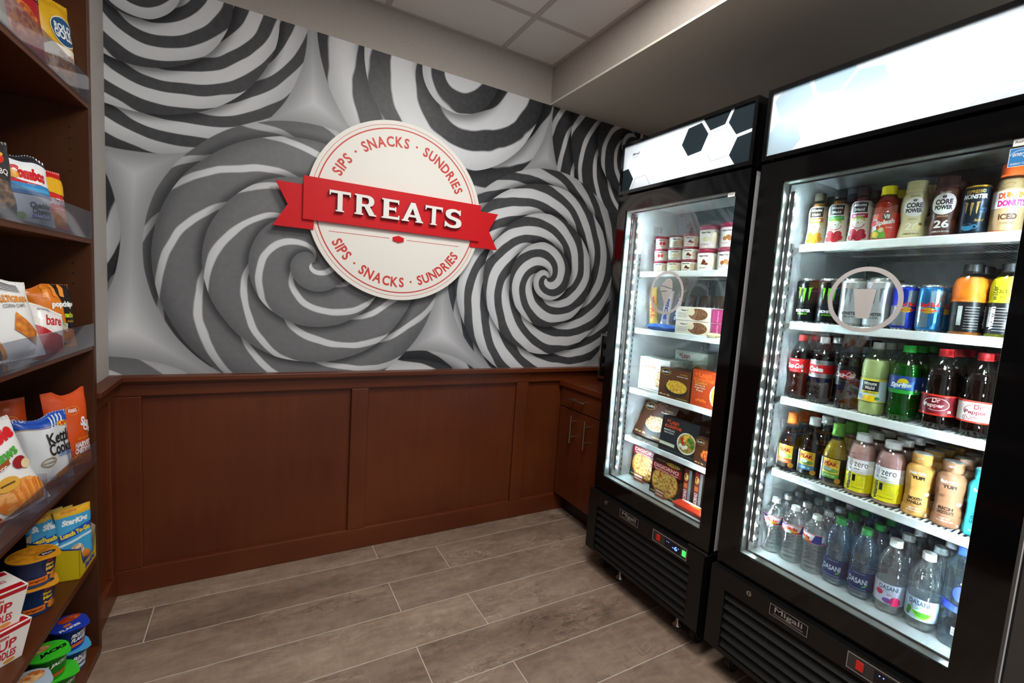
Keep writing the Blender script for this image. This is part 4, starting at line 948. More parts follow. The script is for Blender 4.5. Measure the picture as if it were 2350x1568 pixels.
def lab_spk(kind):
    def lab(P, r, h):
        P.text('DASANI', .0, .365*h, .0125, ink('1f2f5c'), w=.044, bold=.01); P.text('SPARKLING', .0, .312*h, .0055, ink('a8b0b8'), w=.036, spacing=1.2)
        if kind == 'berry':
            P.ell(-.020, .285*h, .009, .008, ink('c41f4a')); P.text('BERRY', .004, .275*h, .004, ink('c41f4a'), w=.012); P.ell(.0, .195*h, .011, .007, ink('7a3fa0')); P.ell(.018, .20*h, .013, .013, ink('cf1f5c'))
        else:
            P.poly([(.020*math.cos(t_)+.008, .265*h+.020*math.sin(t_)) for t_ in [R(185+170*i/14) for i in range(15)]], ink('8fe02a')); P.poly([(.016*math.cos(t_)+.008, .262*h+.016*math.sin(t_)) for t_ in [R(188+164*i/14) for i in range(15)]], ink('4fa82a')); P.ell(-.020, .25*h, .006, .009, ink('4fae2a')); P.ell(-.022, .205*h, .005, .008, ink('3f9a2a'))
            P.text('LIME', -.004, .288*h, .0035, ink('4fa82a'), w=.010)
    return lab
for kind, c in (('berry', 'c6cfe2'), ('lime', 'b9d3ee')):
    reg(kind+'_water', container('sparkling_water_bottle', .0695, .210, spk_p, PETC, None, .78, WHITE_CAP, (.905, 1.0), lab_spk(kind), (.145, .42), ink(c), mod=petal(.0695, .21), cap_r=.225), {'berry': 'sparkling water bottle with berry label', 'lime': 'sparkling water bottle with lime label'}[kind])
sm_p = [(.40,0),(.48,.012),(.50,.05),(.50,.72),(.47,.80),(.38,.86),(.26,.905),(.22,.92),(.22,.985),(.20,.99)]
def lab_sm(P, r, h):
    P.ell(.002, .56*h, .016, .020, ink('2a3fd0')); P.poly([(-.04, .38*h), (-.04, .47*h), (.03, .40*h), (.03, .36*h)], ink('2a3fc0')); P.text('smart', .012, .42*h, .011, ink('3fa8d8'), w=.03, rot=math.pi/2)
    P.rect(-.006, .14*h, .012, .22*h, WHT)
    for i in range(7): P.rect(-.004+i*.0022, .15*h, -.003+i*.0022, .21*h, ink('2a2f6a'))
reg('tall_water', container('water_bottle', .066, .262, sm_p, clear('e2eef6', gloss=.10, rough=.03, body=.08, bodyc='cfe2f2', name='clear_pet_blue'), None, .84, mat('3a66c8', .4, name='blue_cap'), (.915, 1.0), lab_sm), 'tall slim clear water bottle')

ORD = ['front', 'second', 'third', 'fourth', 'fifth', 'sixth', 'seventh', 'eighth']
def column(key, y2, z, n, where, x0=2.080, dx=.071, rz=0, dy=0):
    """a line of the same drink going back from the door; y2: measured along the shelf front"""
    for i in range(n):
        src, desc, cat, used = protos[key]
        t = src if not used else copy_tree(src); protos[key][3] = True
        x = x0+dx*i; y = y2+.028*(y2+2.245)/1.564+dy*i
        t.location = (x, y, z+.0008); t.rotation_euler = (0, 0, R(-90+14+rz+(0 if i == 0 else random.uniform(-30, 30))))
        tag(t, f'{desc}, {ORD[i]} row, {where}', cat, 'drinks '+where.split(', ')[-1] if 'door edge' not in where else 'drinks on the top refrigerator shelf')
ZA, ZB, ZCc, ZD, ZF = 1.513, 1.262, 1.010, .762, .463
for key, y, n, rz in (('orange_juice', -1.397, 2, 0), ('apple_juice', -1.456, 3, 0), ('berry_juice', -1.518, 2, 0), ('red_juice', -1.582, 2, 4), ('vanilla_shake', -1.645, 2, 6), ('choc_shake', -1.710, 2, -2), ('espresso_can', -1.770, 2, -4), ('iced_coffee', -1.829, 2, 0)):
    column(key, y, ZA, n, 'on the top refrigerator shelf', rz=rz)
column('iced_coffee', -1.891, ZA, 1, 'cut off by the door edge')
for key, y, n, rz, wh in (('green_can', -1.396, 3, 0, 'leftmost column, on the second shelf'), ('green_can', -1.462, 2, 10, 'second column, on the second shelf'), ('white_can', -1.528, 3, 0, 'beside black cans, on the second shelf'), ('white_can', -1.594, 2, -10, 'beside blue can, on the second shelf'),
                          ('blue_can', -1.655, 3, 20, 'on the second shelf'), ('lightblue_can', -1.712, 3, 0, 'on the second shelf'), ('orange_vw', -1.785, 3, 22, 'on the second shelf'), ('yellow_vw', -1.8535, 3, -8, 'on the second shelf')):
    column(key, y, ZB, n, wh, rz=rz, dx=.0715 if 'vw' in key else .0675, x0=2.080 if 'vw' in key else 2.076)
for key, y, n, rz in (('cola', -1.398, 3, -16), ('diet_cola', -1.464, 4, -10), ('zero_cola', -1.540, 3, -4), ('lemonade', -1.608, 3, -6), ('lime_soda', -1.680, 3, -8), ('pepper_soda', -1.757, 4, -12), ('diet_pepper_soda', -1.832, 2, -4)):
    column(key, y, ZCc, n, 'on the middle refrigerator shelf', rz=rz, dx=.076, x0=2.083)
for key, y, n, rz, wh in (('sweet_tea', -1.398, 3, -10, 'on the fourth shelf'), ('blue_tea', -1.466, 3, -8, 'on the fourth shelf'), ('green_tea', -1.536, 3, -6, 'on the fourth shelf'), ('pink_vw', -1.605, 4, -4, 'beside golden tea, on the fourth shelf'), ('pink_vw', -1.676, 4, -10, 'beside vanilla milk, on the fourth shelf'),
                          ('vanilla_milk', -1.7425, 5, -6, 'on the fourth shelf'), ('choc_milk', -1.806, 4, -6, 'on the fourth shelf'), ('blue_milk', -1.868, 3, -6, 'on the fourth shelf')):
    column(key, y, ZD, n, wh, rz=rz, dx=.074, x0=2.083)
for key, y, n, rz, wh in (('small_water', -1.378, 4, 4, 'first column, on the refrigerator floor'), ('small_water', -1.443, 4, 8, 'second column, on the refrigerator floor'), ('small_water', -1.510, 4, -40, 'third column, on the refrigerator floor'), ('blue_water', -1.577, 4, -6, 'left column, on the refrigerator floor'), ('blue_water', -1.646, 4, -4, 'right column, on the refrigerator floor'),
                          ('berry_water', -1.716, 4, 0, 'on the refrigerator floor'), ('lime_water', -1.788, 3, -8, 'on the refrigerator floor'), ('tall_water', -1.856, 3, 0, 'on the refrigerator floor')):
    column(key, y, ZF, n, wh, rz=rz, dx=.070 if 'small' in key else .077, x0=2.080)

# ================================================================== freezer contents
CARD = mat('ece8dc', .5, name='carton'); MAROON = ink('7a1830')
def tub(d, h, pic, flavour):
    t = put('ice_cream_tub', None); r = d/2
    lpart('body', MB().lathe([(r*.86, 0), (r*.87, .003), (r*.965, h*.84)], CARD, 30), t)
    q = MB(); q.lathe([(r, h*.82), (r, h*.93), (r*.985, h*.935), (r*.985, h*.975), (r*.95, h)], mat('8a1c34', .35, name='maroon_lid'), 30); lpart('lid', q, t)
    P = Print(); k = r/.046
    P.text('Häagen-Dazs', -.006*k, .68*h, .0085*k, ink('2c2430'), w=.040*k, bold=.03)
    if pic == 'choc':
        P.poly([(-.014*k, .32*h), (.010*k, .30*h), (.004*k, .50*h), (-.004*k, .54*h)], ink('5a2c1c')); P.ell(.008*k, .34*h, .008*k, .005*k, ink('7a4026'))
    elif pic == 'vanilla':
        P.ell(-.002*k, .40*h, .016*k, .008*k, ink('e8e2a0')); P.ell(.004*k, .42*h, .009*k, .005*k, ink('f2eebe'))
    elif pic == 'straw':
        for a in (-.009, .009): P.ell(a*k, .42*h, .008*k, .010*k, ink('d8352a'))
    else:
        for a, b_ in ((-.010, .36), (.004, .42), (.010, .35)): P.ell(a*k, b_*h, .009*k, .008*k, ink('a8642c'))
    P.text(flavour, -.006*k, .18*h, .0055*k, ink('6a4a5a'), w=.030*k); P.ell(.030*k, .45*h, .012*k, .25*h, ink('e9d8b4'))
    for i in range(8): P.rect(.040*k, .14*h+i*.07*h, .052*k, .17*h+i*.07*h, ink('8a8078'))
    q = MB(); P.into(q, cyl(lambda v: r*(.87+.095*min(1, v/(h*.84)))+.0003), su=.006, sv=.03); lpart('print', q, t)
    return t
tubs = {k: tub(*a) for k, a in {'pc': (.092, .093, 'choc', 'CHOCOLATE'), 'pv': (.092, .093, 'vanilla', 'VANILLA'), 'pd': (.092, .093, 'nut', 'DULCE DE LECHE'), 'pb': (.092, .093, 'nut', 'BUTTER PECAN'), 'cs': (.0735, .0535, 'straw', 'STRAWBERRY'), 'cv': (.0735, .0535, 'vanilla', 'VANILLA'), 'cc': (.0735, .0535, 'choc', 'CHOCOLATE')}.items()}
tused = set()
def put_tub(k, x, y, z, rz, lab, grp):
    t = tubs[k] if k not in tused else copy_tree(tubs[k]); tused.add(k)
    t.location = (x, y, z+.0008); t.rotation_euler = (0, 0, R(rz)); tag(t, lab, 'ice cream tub', grp)
LV = ['bottom', 'middle', 'top']
for ci, (y, kinds) in enumerate(((-.712, ('cv', 'cs', 'cs')), (-.790, ('cv', 'cv', 'cv')), (-.869, ('cc', 'cc', 'cc')))):
    for i, k in enumerate(kinds):
        put_tub(k, 2.102, y, 1.437+i*.0536, -90+(22, 30, 18)[ci]+(i*6), f'small ice cream cup, {LV[i]} of the {("left", "middle", "right")[ci]} stack of cups', 'small ice cream cups')
for ci, (y, kinds) in enumerate(((-.958, ('pc', 'pv')), (-1.053, ('pb', 'pd')))):
    for i, k in enumerate(kinds):
        put_tub(k, 2.106, y, 1.437+i*.0932, -90+16, f'large ice cream pint, {("lower", "upper")[i]} one of the {("left", "right")[ci]} pair', 'large ice cream pints')

def food(c1, c2, c3, scale):
    """mottled picture of food printed on a box"""
    k = ('food', c1, c2, c3, scale)
    if k in _M: return _M[k]
    m = bpy.data.materials.new('food_print'); m.use_nodes = True; nt = m.node_tree; L = nt.links.new; b = nt.nodes['Principled BSDF']
    tc = nt.nodes.new('ShaderNodeTexCoord'); v = nt.nodes.new('ShaderNodeTexVoronoi'); v.inputs['Scale'].default_value = scale; L(tc.outputs['Object'], v.inputs['Vector'])
    n = nt.nodes.new('ShaderNodeTexNoise'); n.inputs['Scale'].default_value = scale*1.3; n.inputs['Detail'].default_value = 3; L(tc.outputs['Object'], n.inputs['Vector'])
    cr = nt.nodes.new('ShaderNodeValToRGB'); e = cr.color_ramp.elements; e[0].position = .15; e[0].color = lin(c1)+(1,); e[1].position = .8; e[1].color = lin(c3)+(1,); q = e.new(.5); q.color = lin(c2)+(1,)
    f = NX(nt, v.outputs['Distance'])*.7+NX(nt, n.outputs['Fac'])*.5; L(f.s, cr.inputs[0]); L(cr.outputs[0], b.inputs['Base Color']); b.inputs['Roughness'].default_value = .35
    _M[k] = m
    return m
PASTA = food('e9b92c', 'f1cf4a', 'c8801c', 120); CREAMF = food('f2ead8', 'e2c79c', 'b5793a', 110); PIZZA = food('f3e2a0', 'edc96a', 'b5601c', 90); NUTS = food('3a1c10', '6a3a20', '9a6a40', 160); MIXF = food('e9c46a', 'c98a3a', '5a8a2c', 120); REDF = food('b53a1c', 'd8752c', '7a1c10', 120)
def carton(name, w_, h_, d_, c, draw, side=None, side_draw=None):
    """box with printed front; origin bottom centre, front towards -y"""
    t = put(name, None); q = MB(); m = ink(c, .3); ms = ink(side, .3) if side else m
    q.box((-w_/2, -d_/2, 0), (w_/2, d_/2, h_), ms, .0008); q.add([(-w_/2+.0006, -d_/2-.0002, .0006), (w_/2-.0006, -d_/2-.0002, .0006), (w_/2-.0006, -d_/2-.0002, h_-.0006), (-w_/2+.0006, -d_/2-.0002, h_-.0006)], [(0, 1, 2, 3)], m)
    lpart('box', q, t)
    P = Print(); draw(P, w_, h_); lpart('front_print', P.into(MB(), flat_front(-d_/2-.0002)), t)
    if side_draw:
        P = Print(); side_draw(P, d_, h_); lpart('side_print', P.into(MB(), lambda u, v, o: (w_/2+o, u, v)), t)
    return t
def place(t, x, y, z, rz, lab, cat, grp=None, tilt=0):
    t.location = (x, y, z+.0008); t.rotation_euler = (R(-tilt), 0, R(rz)); return tag(t, lab, cat, grp)
# ice cream bar boxes
def hd_front(P, w, h):
    P.text('Häagen-Dazs', -.20*w, .72*h, .0085, ink('2c2430'), w=.052, bold=.03)
    for i in range(4): P.rect(-.44*w, .52*h-i*.1*h, (-.12-.05*(i % 2))*w, .55*h-i*.1*h, ink('9a948a'))
    P.ell(.16*w, .48*h, .047, .42*h, NUTS, 26); P.ell(.16*w-.034, .62*h, .018, .26*h, ink('efe3c0'), 16)
def hd_side(P, d, h): P.rect(-.43*d, .06*h, .43*d, .94*h, MAROON); P.text('Häagen-Dazs', 0, .5*h, .007, ink('d8b8c4'), w=.05, rot=math.pi/2)
hb = carton('ice_cream_bar_box', .172, .057, .115, 'f0ead8', hd_front, 'e8e0cc', hd_side)
place(hb, 2.118, -.947, 1.178, -90, 'ice cream bar box, lower of the stacked pair', 'box', 'ice cream bar boxes'); 
place(copy_tree(hb), 2.116, -.946, 1.2355, -90, 'ice cream bar box, upper of the stacked pair', 'box', 'ice cream bar boxes')
pur = carton('ice_cream_bar_box', .060, .055, .115, '8a2850', lambda P, w, h: (P.rect(-.8*w/2, .1*h, .8*w/2, .9*h, ink('9c3460')), P.text('Häagen-Dazs', 0, .5*h, .0075, ink('e6c6d4'), w=.045, rot=math.pi/2)), 'e8e0cc')
place(pur, 2.118, -1.068, 1.178, -90, 'purple ended ice cream box beside the stack, lower one', 'box', 'ice cream bar boxes')
place(copy_tree(pur), 2.118, -1.066, 1.2335, -90, 'purple ended ice cream box beside the stack, upper one', 'box', 'ice cream bar boxes')
# wrapped ice cream bars
def bar(c, h, w_, txt, tc, c2=None):
    t = put('ice_cream_bar', None); n = 14; V = []; q = MB(); m = mat(c, .3, spec=.6, name='bar_wrapper')
    prof = [(w_*.5, .004, 0), (w_*.5, .006, h*.03), (w_*.46, .011, h*.08), (w_*.47, .012, h*.3), (w_*.47, .012, h*.7), (w_*.46, .011, h*.92), (w_*.5, .005, h*.97), (w_*.5, .0025, h)]
    o = 0; vs = []
    for a, b_, z in prof:
        for k in range(n): th = 2*math.pi*k/n; vs.append((a*math.sin(th), -b_*math.cos(th), z))
    fs = [(i*n+k, i*n+(k+1) % n, (i+1)*n+(k+1) % n, (i+1)*n+k) for i in range(len(prof)-1) for k in range(n)]
    q.add(vs, fs, m, True); q.add(vs, [tuple(range(n))[::-1], tuple(range((len(prof)-1)*n, len(prof)*n))], m); lpart('wrapper', q, t)
    P = Print()
    if c2: P.rect(-w_*.3, h*.1, w_*.3, h*.55, ink(c2))
    P.text(txt, 0, h*.45, w_*.42, ink(tc), w=h*.62, rot=math.pi/2, bold=.05); lpart('print', P.into(MB(), lambda u, v, o: (u, -.0122*math.sqrt(max(.05, 1-(u/(w_*.5))**2))-o-.0004, v), su=.006, sv=.02), t)
    return t
bars = [(bar('c8a248', .165, .040, 'TWIX', 'c8202a'), 2.075, -.722, -8, 6, 'gold wrapped caramel ice cream bar, leftmost of the standing bars'), (bar('e6e8ee', .150, .040, 'SNICKERS', '1f3f9a', None), 2.085, -.778, 4, 4, 'white wrapped peanut ice cream bar with blue lettering'), (bar('3a3230', .160, .040, 'SNICKERS', 'd8d8e4', '24407a'), 2.100, -.824, 8, 4, 'brown and navy wrapped ice cream bar beside the white one')]
for t, x, y, yaw, tl, lb in bars: place(t, x, y, 1.178+(.030 if x < 2.09 else .03), -90+18, lb, 'ice cream bar', 'standing ice cream bars', tl); t.rotation_euler.y = R(yaw)
dk = bar('5a4232', .168, .038, 'BAR', '9ab0c8', '6a7a8c')
for i in range(8):
    t = dk if i == 0 else copy_tree(dk)
    place(t, 2.215+.02*(i % 2), -.800-.036*i, 1.1785, -90+random.uniform(-10, 25), f'dark wrapped ice cream bar, {ORD[i].replace("front", "first")} from the left behind the bar boxes', 'ice cream bar', 'dark bars behind the boxes', 5)
def flatpack(nm, L_, W_, H_, c, draw):
    t = put(nm, None); q = MB(); m = mat(c, .25, spec=.6, name='foil_pack'); nu, nv = 12, 8; vs = []
    for s in (-1, 1):
        for i in range(nu+1):
            for j in range(nv+1):
                u, v = i/nu*2-1, j/nv*2-1; b_ = max(0, (1-abs(u)**5)*(1-v**4))**.5; vs.append((u*L_/2, v*W_/2*(.86+.14*abs(u)**2), H_/2+s*(H_/2*b_+.0006)+noise.noise((u*4, v*4, s))*.002*b_*(s > 0)))
    k = (nu+1)*(nv+1)
    fs = [(i*(nv+1)+j, (i+1)*(nv+1)+j, (i+1)*(nv+1)+j+1, i*(nv+1)+j+1) for i in range(nu) for j in range(nv)]
    q.add(vs, [tuple(a for a in reversed(f)) for f in fs]+[tuple(a+k for a in f) for f in fs], m, True); lpart('wrapper', q, t)
    P = Print(); draw(P); lpart('print', P.into(MB(), lambda u, v, o: (u, v, H_*(.5+.5*max(0, (1-abs(2*u/L_)**5)*(1-(2*v/W_)**4))**.5)+o+.0012), su=.012, sv=.012), t)
    return t
kl = flatpack('ice_cream_sandwich', .145, .10, .030, '2f62b8', lambda P: (P.ell(-.03, 0, .022, .018, ink('e8dcc0')), P.text('K', .02, .0, .022, WHT, bold=.08), P.text('LONDIKE', .048, -.01, .008, WHT, w=.03)))
place(kl, 2.085, -.783, 1.178, -90, 'blue wrapped ice cream sandwich lying under the bars', 'ice cream')
sm = flatpack('ice_cream_sandwich', .060, .07, .026, 'e9d9a0', lambda P: (P.ell(0, 0, .018, .014, ink('4fb0d0')), P.ell(.008, .008, .010, .008, ink('e0b02c'))))
place(sm, 2.06, -1.075, 1.178, -90, 'small colourful ice cream packet in front of the purple ended box', 'ice cream')
sm.location.x = 2.036; sm.scale = (.8, .5, .7)
# frozen meals
def lean_front(bg, fg, pic, sub, dark=False):
    def dr(P, w, h):
        f = ink(fg); P.rect(-.44*w, .905*h, -.40*w, .915*h, f)
        P.text('+Lean', -.20*w, .87*h, .085*h*1.5, f, w=.34*w, bold=.02); P.text('cuisine', -.17*w, .74*h, .085*h*1.4, f, w=.46*w, bold=.02)
        P.text(sub[0], -.26*w, .61*h, .05*h, ink('f3efe6') if dark else ink('7a8a5a'), w=.30*w); P.text(sub[1], -.26*w, .54*h, .05*h, ink('f3efe6') if dark else ink('8a8a80'), w=.28*w)
        P.ell(.24*w, .40*h, .25*w, .30*h, WHT if not dark else ink('e9e4d6'), 24); P.ell(.24*w, .40*h, .22*w, .26*h, pic, 24)
        if dark: 
            for i in range(14):
                a = i*2.4; P.ell(.24*w+.17*w*math.cos(a)*(.4+.045*i), .42*h+.24*h*math.sin(a)*(.4+.045*i), .045*w, .045*w, [MIXF, PASTA, ink('f2ead8'), ink('3f8a2c'), ink('b5301c')][i % 5], 12)
        P.rect(-.48*w, .16*h, -.05*w, .25*h, ink('e2dcc0') if dark else ink('dfe6c8')); P.rect(-.48*w, .04*h, .46*w, .07*h, ink('b9b6a4') if not dark else ink('3f4a4c'))
    return dr
lw = carton('frozen_meal_box', .180, .152, .034, 'f4f4ee', lean_front('f4f4ee', 'e2561e', CREAMF, ('Chicken', 'Fettuccini')), 'cfd8d0')
for i in range(4):
    t = lw if i == 0 else copy_tree(lw)
    place(t, 2.092+.036*i, -.752, .897, -90, f'white frozen meal box standing on edge, {ORD[i]} row, at the left of the third freezer shelf', 'box', 'white frozen meal boxes'); t['label'] = f'white frozen meal box, {ORD[i]} row, left side of the freezer'
def stouf(pic, name1, small=False):
    def dr(P, w, h):
        P.ell(-.30*w, .87*h, .17*w, .105*h, ink('d9b04a'), 24); P.ell(-.30*w, .87*h, .158*w, .094*h, ink('1c140e'), 24); P.text("Stouffer's", -.30*w, .87*h, .072*h, WHT, w=.25*w, shear=.3, bold=.02)
        P.text('CLASSICS', .27*w, .87*h, .035*h, ink('e0a84a'), w=.24*w); P.text(name1, .24*w, .79*h, .038*h, WHT, w=.34*w)
        P.ell(.08*w, .37*h, .36*w, .25*h, ink('26282a'), 26); P.rect(-.27*w, .36*h, .43*w, .40*h, ink('26282a')); P.ell(.08*w, .43*h, .33*w, .21*h, pic, 26)
        for i in range(9): P.ell(.08*w+(i-4)*.06*w, .50*h+(.07*h)*math.cos(i*1.9), .035*w, .035*h*1.4, pic, 10)
        P.text('380 cal  20g', -.28*w, .10*h, .06*h, ink('e6d9a0'), w=.34*w, bold=.03); P.rect(.12*w, .05*h, .46*w, .09*h, ink('8a7a4a'))
    return dr
mac = carton('frozen_meal_box', .165, .128, .040, '5e341a', stouf(PASTA, 'MACARONI & CHEESE'), '3a2012')
place(mac, 2.056, -.908, .897, -90, 'brown frozen macaroni box at the front of the third freezer shelf', 'box', 'brown frozen meal boxes')
mac2 = copy_tree(mac); place(mac2, 2.097+.006, -.935, .897, -90, 'brown frozen meal box hidden behind the macaroni box', 'box', 'brown frozen meal boxes')
def lo(P, w, h):
    f = ink('ef5a22'); P.text('+Lean', -.18*w, .88*h, .15*h, ink('f06a2a'), w=.5*w, bold=.03); P.text('cuisine', -.14*w, .75*h, .13*h, ink('f06a2a'), w=.62*w, bold=.03); P.text('Comfort', -.22*w, .65*h, .06*h, ink('f0c040'), w=.36*w, shear=.3)
    for i, s in enumerate(('Shrimp &', 'Angel Hair', 'Pasta')): P.text(s, -.24*w, .575*h-i*.065*h, .05*h, WHT, w=(.30, .34, .2)[i]*w)
    P.ell(.34*w, .38*h, .27*w, .33*h, WHT, 24); P.ell(.34*w, .38*h, .23*w, .28*h, PASTA, 24)
    for i in range(5): P.ell(-.30*w+i*.06*w, .17*h+(.03*h)*(i % 2), .05*w, .03*h, ink('e87a2a'), 10)
lob = carton('frozen_meal_box', .155, .148, .036, 'b8401c', lo, '8a2c12')
place(lob, 2.054, -1.074, .897, -90, 'orange red frozen shrimp pasta box by the door frame', 'box', 'frozen meal boxes')
lg = carton('frozen_meal_box', .190, .186, .036, 'dfe4d8', lean_front('dfe4d8', 'd8391e', MIXF, ('Herb', 'Chicken')), 'c2ccc4')
for i in range(4):
    t = lg if i == 0 else copy_tree(lg)
    place(t, 2.31+.039*i, -.770-.004*i, .897+0.0, -90, f'pale green frozen meal box, {ORD[i]} row, back of the third freezer shelf', 'box', 'pale frozen meal boxes')
st1 = carton('frozen_meal_box', .195, .172, .040, '4a2412', stouf(CREAMF, 'TURKEY'), '2c1810')
place(st1, 2.095, -.748, .667, -90, 'brown frozen turkey meal box leaning back at the left', 'box', 'brown frozen meal boxes', 27)
st1b = copy_tree(st1); place(st1b, 2.142, -.776, .667, -90, 'brown frozen meal box leaning behind the turkey box', 'box', 'brown frozen meal boxes', 27)
lb_ = carton('frozen_meal_box', .192, .148, .040, '20262a', lean_front('20262a', 'f0501e', MIXF, ('MARKETPLACE', 'Sesame Chicken'), True), '14181a')
place(lb_, 2.058, -.948, .667, -90, 'black frozen sesame chicken meal box on the lower freezer shelf', 'box', 'frozen meal boxes', 6)
for i in range(3):
    t = carton('frozen_meal_box', .180, .040, .150, '3a2418', lambda P, w, h: P.text('CLASSICS', 0, .5*h, .012, ink('b58a4a'), w=.06), '2a1a12')
    place(t, 2.245, -1.01, .667+.041*i, -90, f'dark frozen meal box lying flat, {LV[i]} of the stack behind the black box', 'box', 'flat frozen meal boxes')
st2 = carton('frozen_meal_box', .120, .110, .040, '4a2412', stouf(REDF, 'MEATLOAF'), '2c1810')
place(st2, 2.050, -1.108, .667, -90, 'brown frozen meat dinner box cut off by the freezer frame', 'box', 'brown frozen meal boxes')
def digi(P, w, h):
    P.ell(0, .40*h, .46*w, .40*h, food('8a3a14', 'b5601c', 'd88a3a', 60), 30); P.ell(0, .41*h, .42*w, .36*h, PIZZA, 30)
    P.rect(-.5*w, .66*h, .5*w, .86*h, ink('a5141e')); P.text('DIGIORNO', 0, .785*h, .095*h, WHT, w=.86*w, bold=.02); P.text('TRADITIONAL CRUST', 0, .69*h, .04*h, WHT, w=.82*w, bold=.02)
    P.ell(.22*w, .93*h, .24*w, .055*h, MIXF, 18); P.ell(-.2*w, .95*h, .2*w, .03*h, ink('6a5a3a'), 16); P.rect(-.46*w, .05*h, -.25*w, .08*h, ink('9aa04a')); P.rect(.2*w, .05*h, .4*w, .08*h, ink('9aa04a'))
dg = carton('frozen_pizza_box', .185, .168, .036, '1f1612', digi, '2a1a14')
place(dg, 2.108, -.736, .463, -90, 'frozen cheese pizza box at the left of the freezer floor', 'box', 'frozen pizza boxes', 6)
dg2 = carton('frozen_pizza_box', .158, .162, .036, '1f1612', digi, '2a1a14')
place(dg2, 2.052, -.908, .463, -90, 'frozen cheese pizza box in the middle of the freezer floor', 'box', 'frozen pizza boxes', 3)
def spine(P, w, h):
    P.rect(-.45*w, .02*h, .1*w, .98*h, ink('8e1420')); P.ell(-.17*w, .78*h, .26*w, .10*h, PIZZA, 16); P.rect(-.4*w, .50*h, .05*w, .62*h, ink('e0702c')); P.text('DIGIORNO', -.17*w, .26*h, .4*w, WHT, w=.40*h, rot=math.pi/2, bold=.03); P.rect(.16*w, .02*h, .48*w, .98*h, ink('8a9296'))
spb = carton('frozen_pizza_box', .040, .165, .17, '3a2018', spine, '2a1a14')
for i in range(3):
    t = spb if i == 0 else copy_tree(spb)
    place(t, 2.135+.012*i, -1.014-.0435*i, .463, -90, f'frozen pizza box standing spine out, {ORD[i].replace("front", "first")} from the left', 'box', 'frozen pizza boxes spine out')
rb = flatpack('frozen_snack_bag', .150, .085, .034, 'd8331c', lambda P: (P.ell(.0, .01, .05, .016, WHT), P.ell(.03, -.015, .03, .010, ink('e8a03a'))))
place(rb, 2.0, -1.055, .463, -90, 'red frozen snack bag lying in front of the spine out pizza boxes', 'bag'); rb.location.x = 2.032; rb.scale.y = .6
for i, (y, w_) in enumerate(((-.735, .062), (-.905, .056))):
    t = put('price_tag', None); q = MB(); q.box((-w_/2, -.0008, .0), (w_/2, .0008, .040), clear('ffffff', gloss=.1, name='tag_acrylic'), 0); q.box((-w_/2, -.0008, 0), (w_/2, .028, .0012), clear('ffffff', gloss=.1, name='tag_acrylic')); lpart('holder', q, t)
    P = Print(); P.rect(-w_/2+.002, .004, w_/2-.002, .037, ink('a8523a')); P.rect(-w_/2+.006, .024, w_/2-.006, .031, ink('e8d8c8')); P.rect(-w_/2+.006, .012, w_/2-.010, .017, ink('e8d8c8')); lpart('card', P.into(MB(), flat_front(-.0008)), t)
    place(t, 2.018 if i else 2.060, y, .463, -90, ('red price tag holder before the left pizza box', 'red price tag holder before the middle pizza box')[i], 'price tag', 'freezer price tags')

# ================================================================== snack bookcase on the left
SY = -0.0414; BO = Vector((.0394, -.3491, 0)); BN = Vector((math.cos(SY), math.sin(SY), 0)); BD = Vector((math.sin(SY), -math.cos(SY), 0))
def bk(d, off, z=0): return BO+BD*d+BN*off+Vector((0, 0, z))
case = thing('bookcase', 'dark stained wood snack bookcase with shelves of packets', 'bookcase', BO, SY)
# local axes: x out into the room, y = -d
CW = wood('54301a', '402010', .4, (10, 10, 1.0)); CWY = wood('603217', '4a240f', .36, (12, 1.2, 12)); DP = .36; LN = 1.75
mb = MB(); mb.box((-DP, .022, 0), (0, 0, 2.45), CW, .0015); lpart('side_panel', mb, case)
mb = MB(); mb.box((-DP, -LN, 0), (0, -LN-.022, 2.45), CW, .0015); lpart('side_panel', mb, case)
mb = MB(); mb.box((-DP-.008, .022, 0), (-DP, -LN-.022, 2.45), CW); lpart('back_panel', mb, case)
SHZ = [.027, .347, .674, 1.051, 1.381, 1.781]
for k, z in enumerate(SHZ):
    mb = MB(); mb.box((-DP, -.0005, z-(.020 if k else .027)), (-.001 if k else .004, -LN+.0005, z), CWY, .0015); lpart('shelf', mb, case)
mb = MB(); mb.box((-DP, -.0005, 2.30), (-.001, -LN+.0005, 2.32), CWY); lpart('shelf', mb, case)
PEG = mat('060302', .8, name='peg_hole'); BRASS = mat('8a7a5a', .35, metal=1, name='shelf_pin')
for z in (1.700, 1.668, 1.636, 1.604, 1.572, 1.30, 1.268, 1.236):
    mb = MB(); mb.tube((-.045, -.0001, z), (-.045, -.0006, z), .0026, PEG, 10); lpart('peg_hole', mb, case)
for z in SHZ[1:]:
    mb = MB(); mb.tube((-.055, .0, z-.0235), (-.055, -.012, z-.0235), .003, BRASS, 8); lpart('shelf_pin', mb, case)
ACR = clear('eef0f6', gloss=.09, rough=.05, body=.05, bodyc='c9cede', name='acrylic_lip')
for z, h_ in ((SHZ[2], .062), (SHZ[3], .064), (SHZ[4], .076), (SHZ[5], .068)):
    mb = MB(); mb.box((.0005, -.006, z-.006), (.0035, -LN+.01, z+h_), ACR); mb.box((-.040, -.006, z+.0002), (.0005, -LN+.01, z+.0022), ACR); lpart('clear_lip', mb, case, 'clear acrylic shelf lip')
for d in (.170, .345):
    mb = MB(); mb.box((-.16, -d, SHZ[2]+.003), (.0, -d-.0025, SHZ[2]+.085), ACR); lpart('divider', mb, case, 'clear acrylic divider')

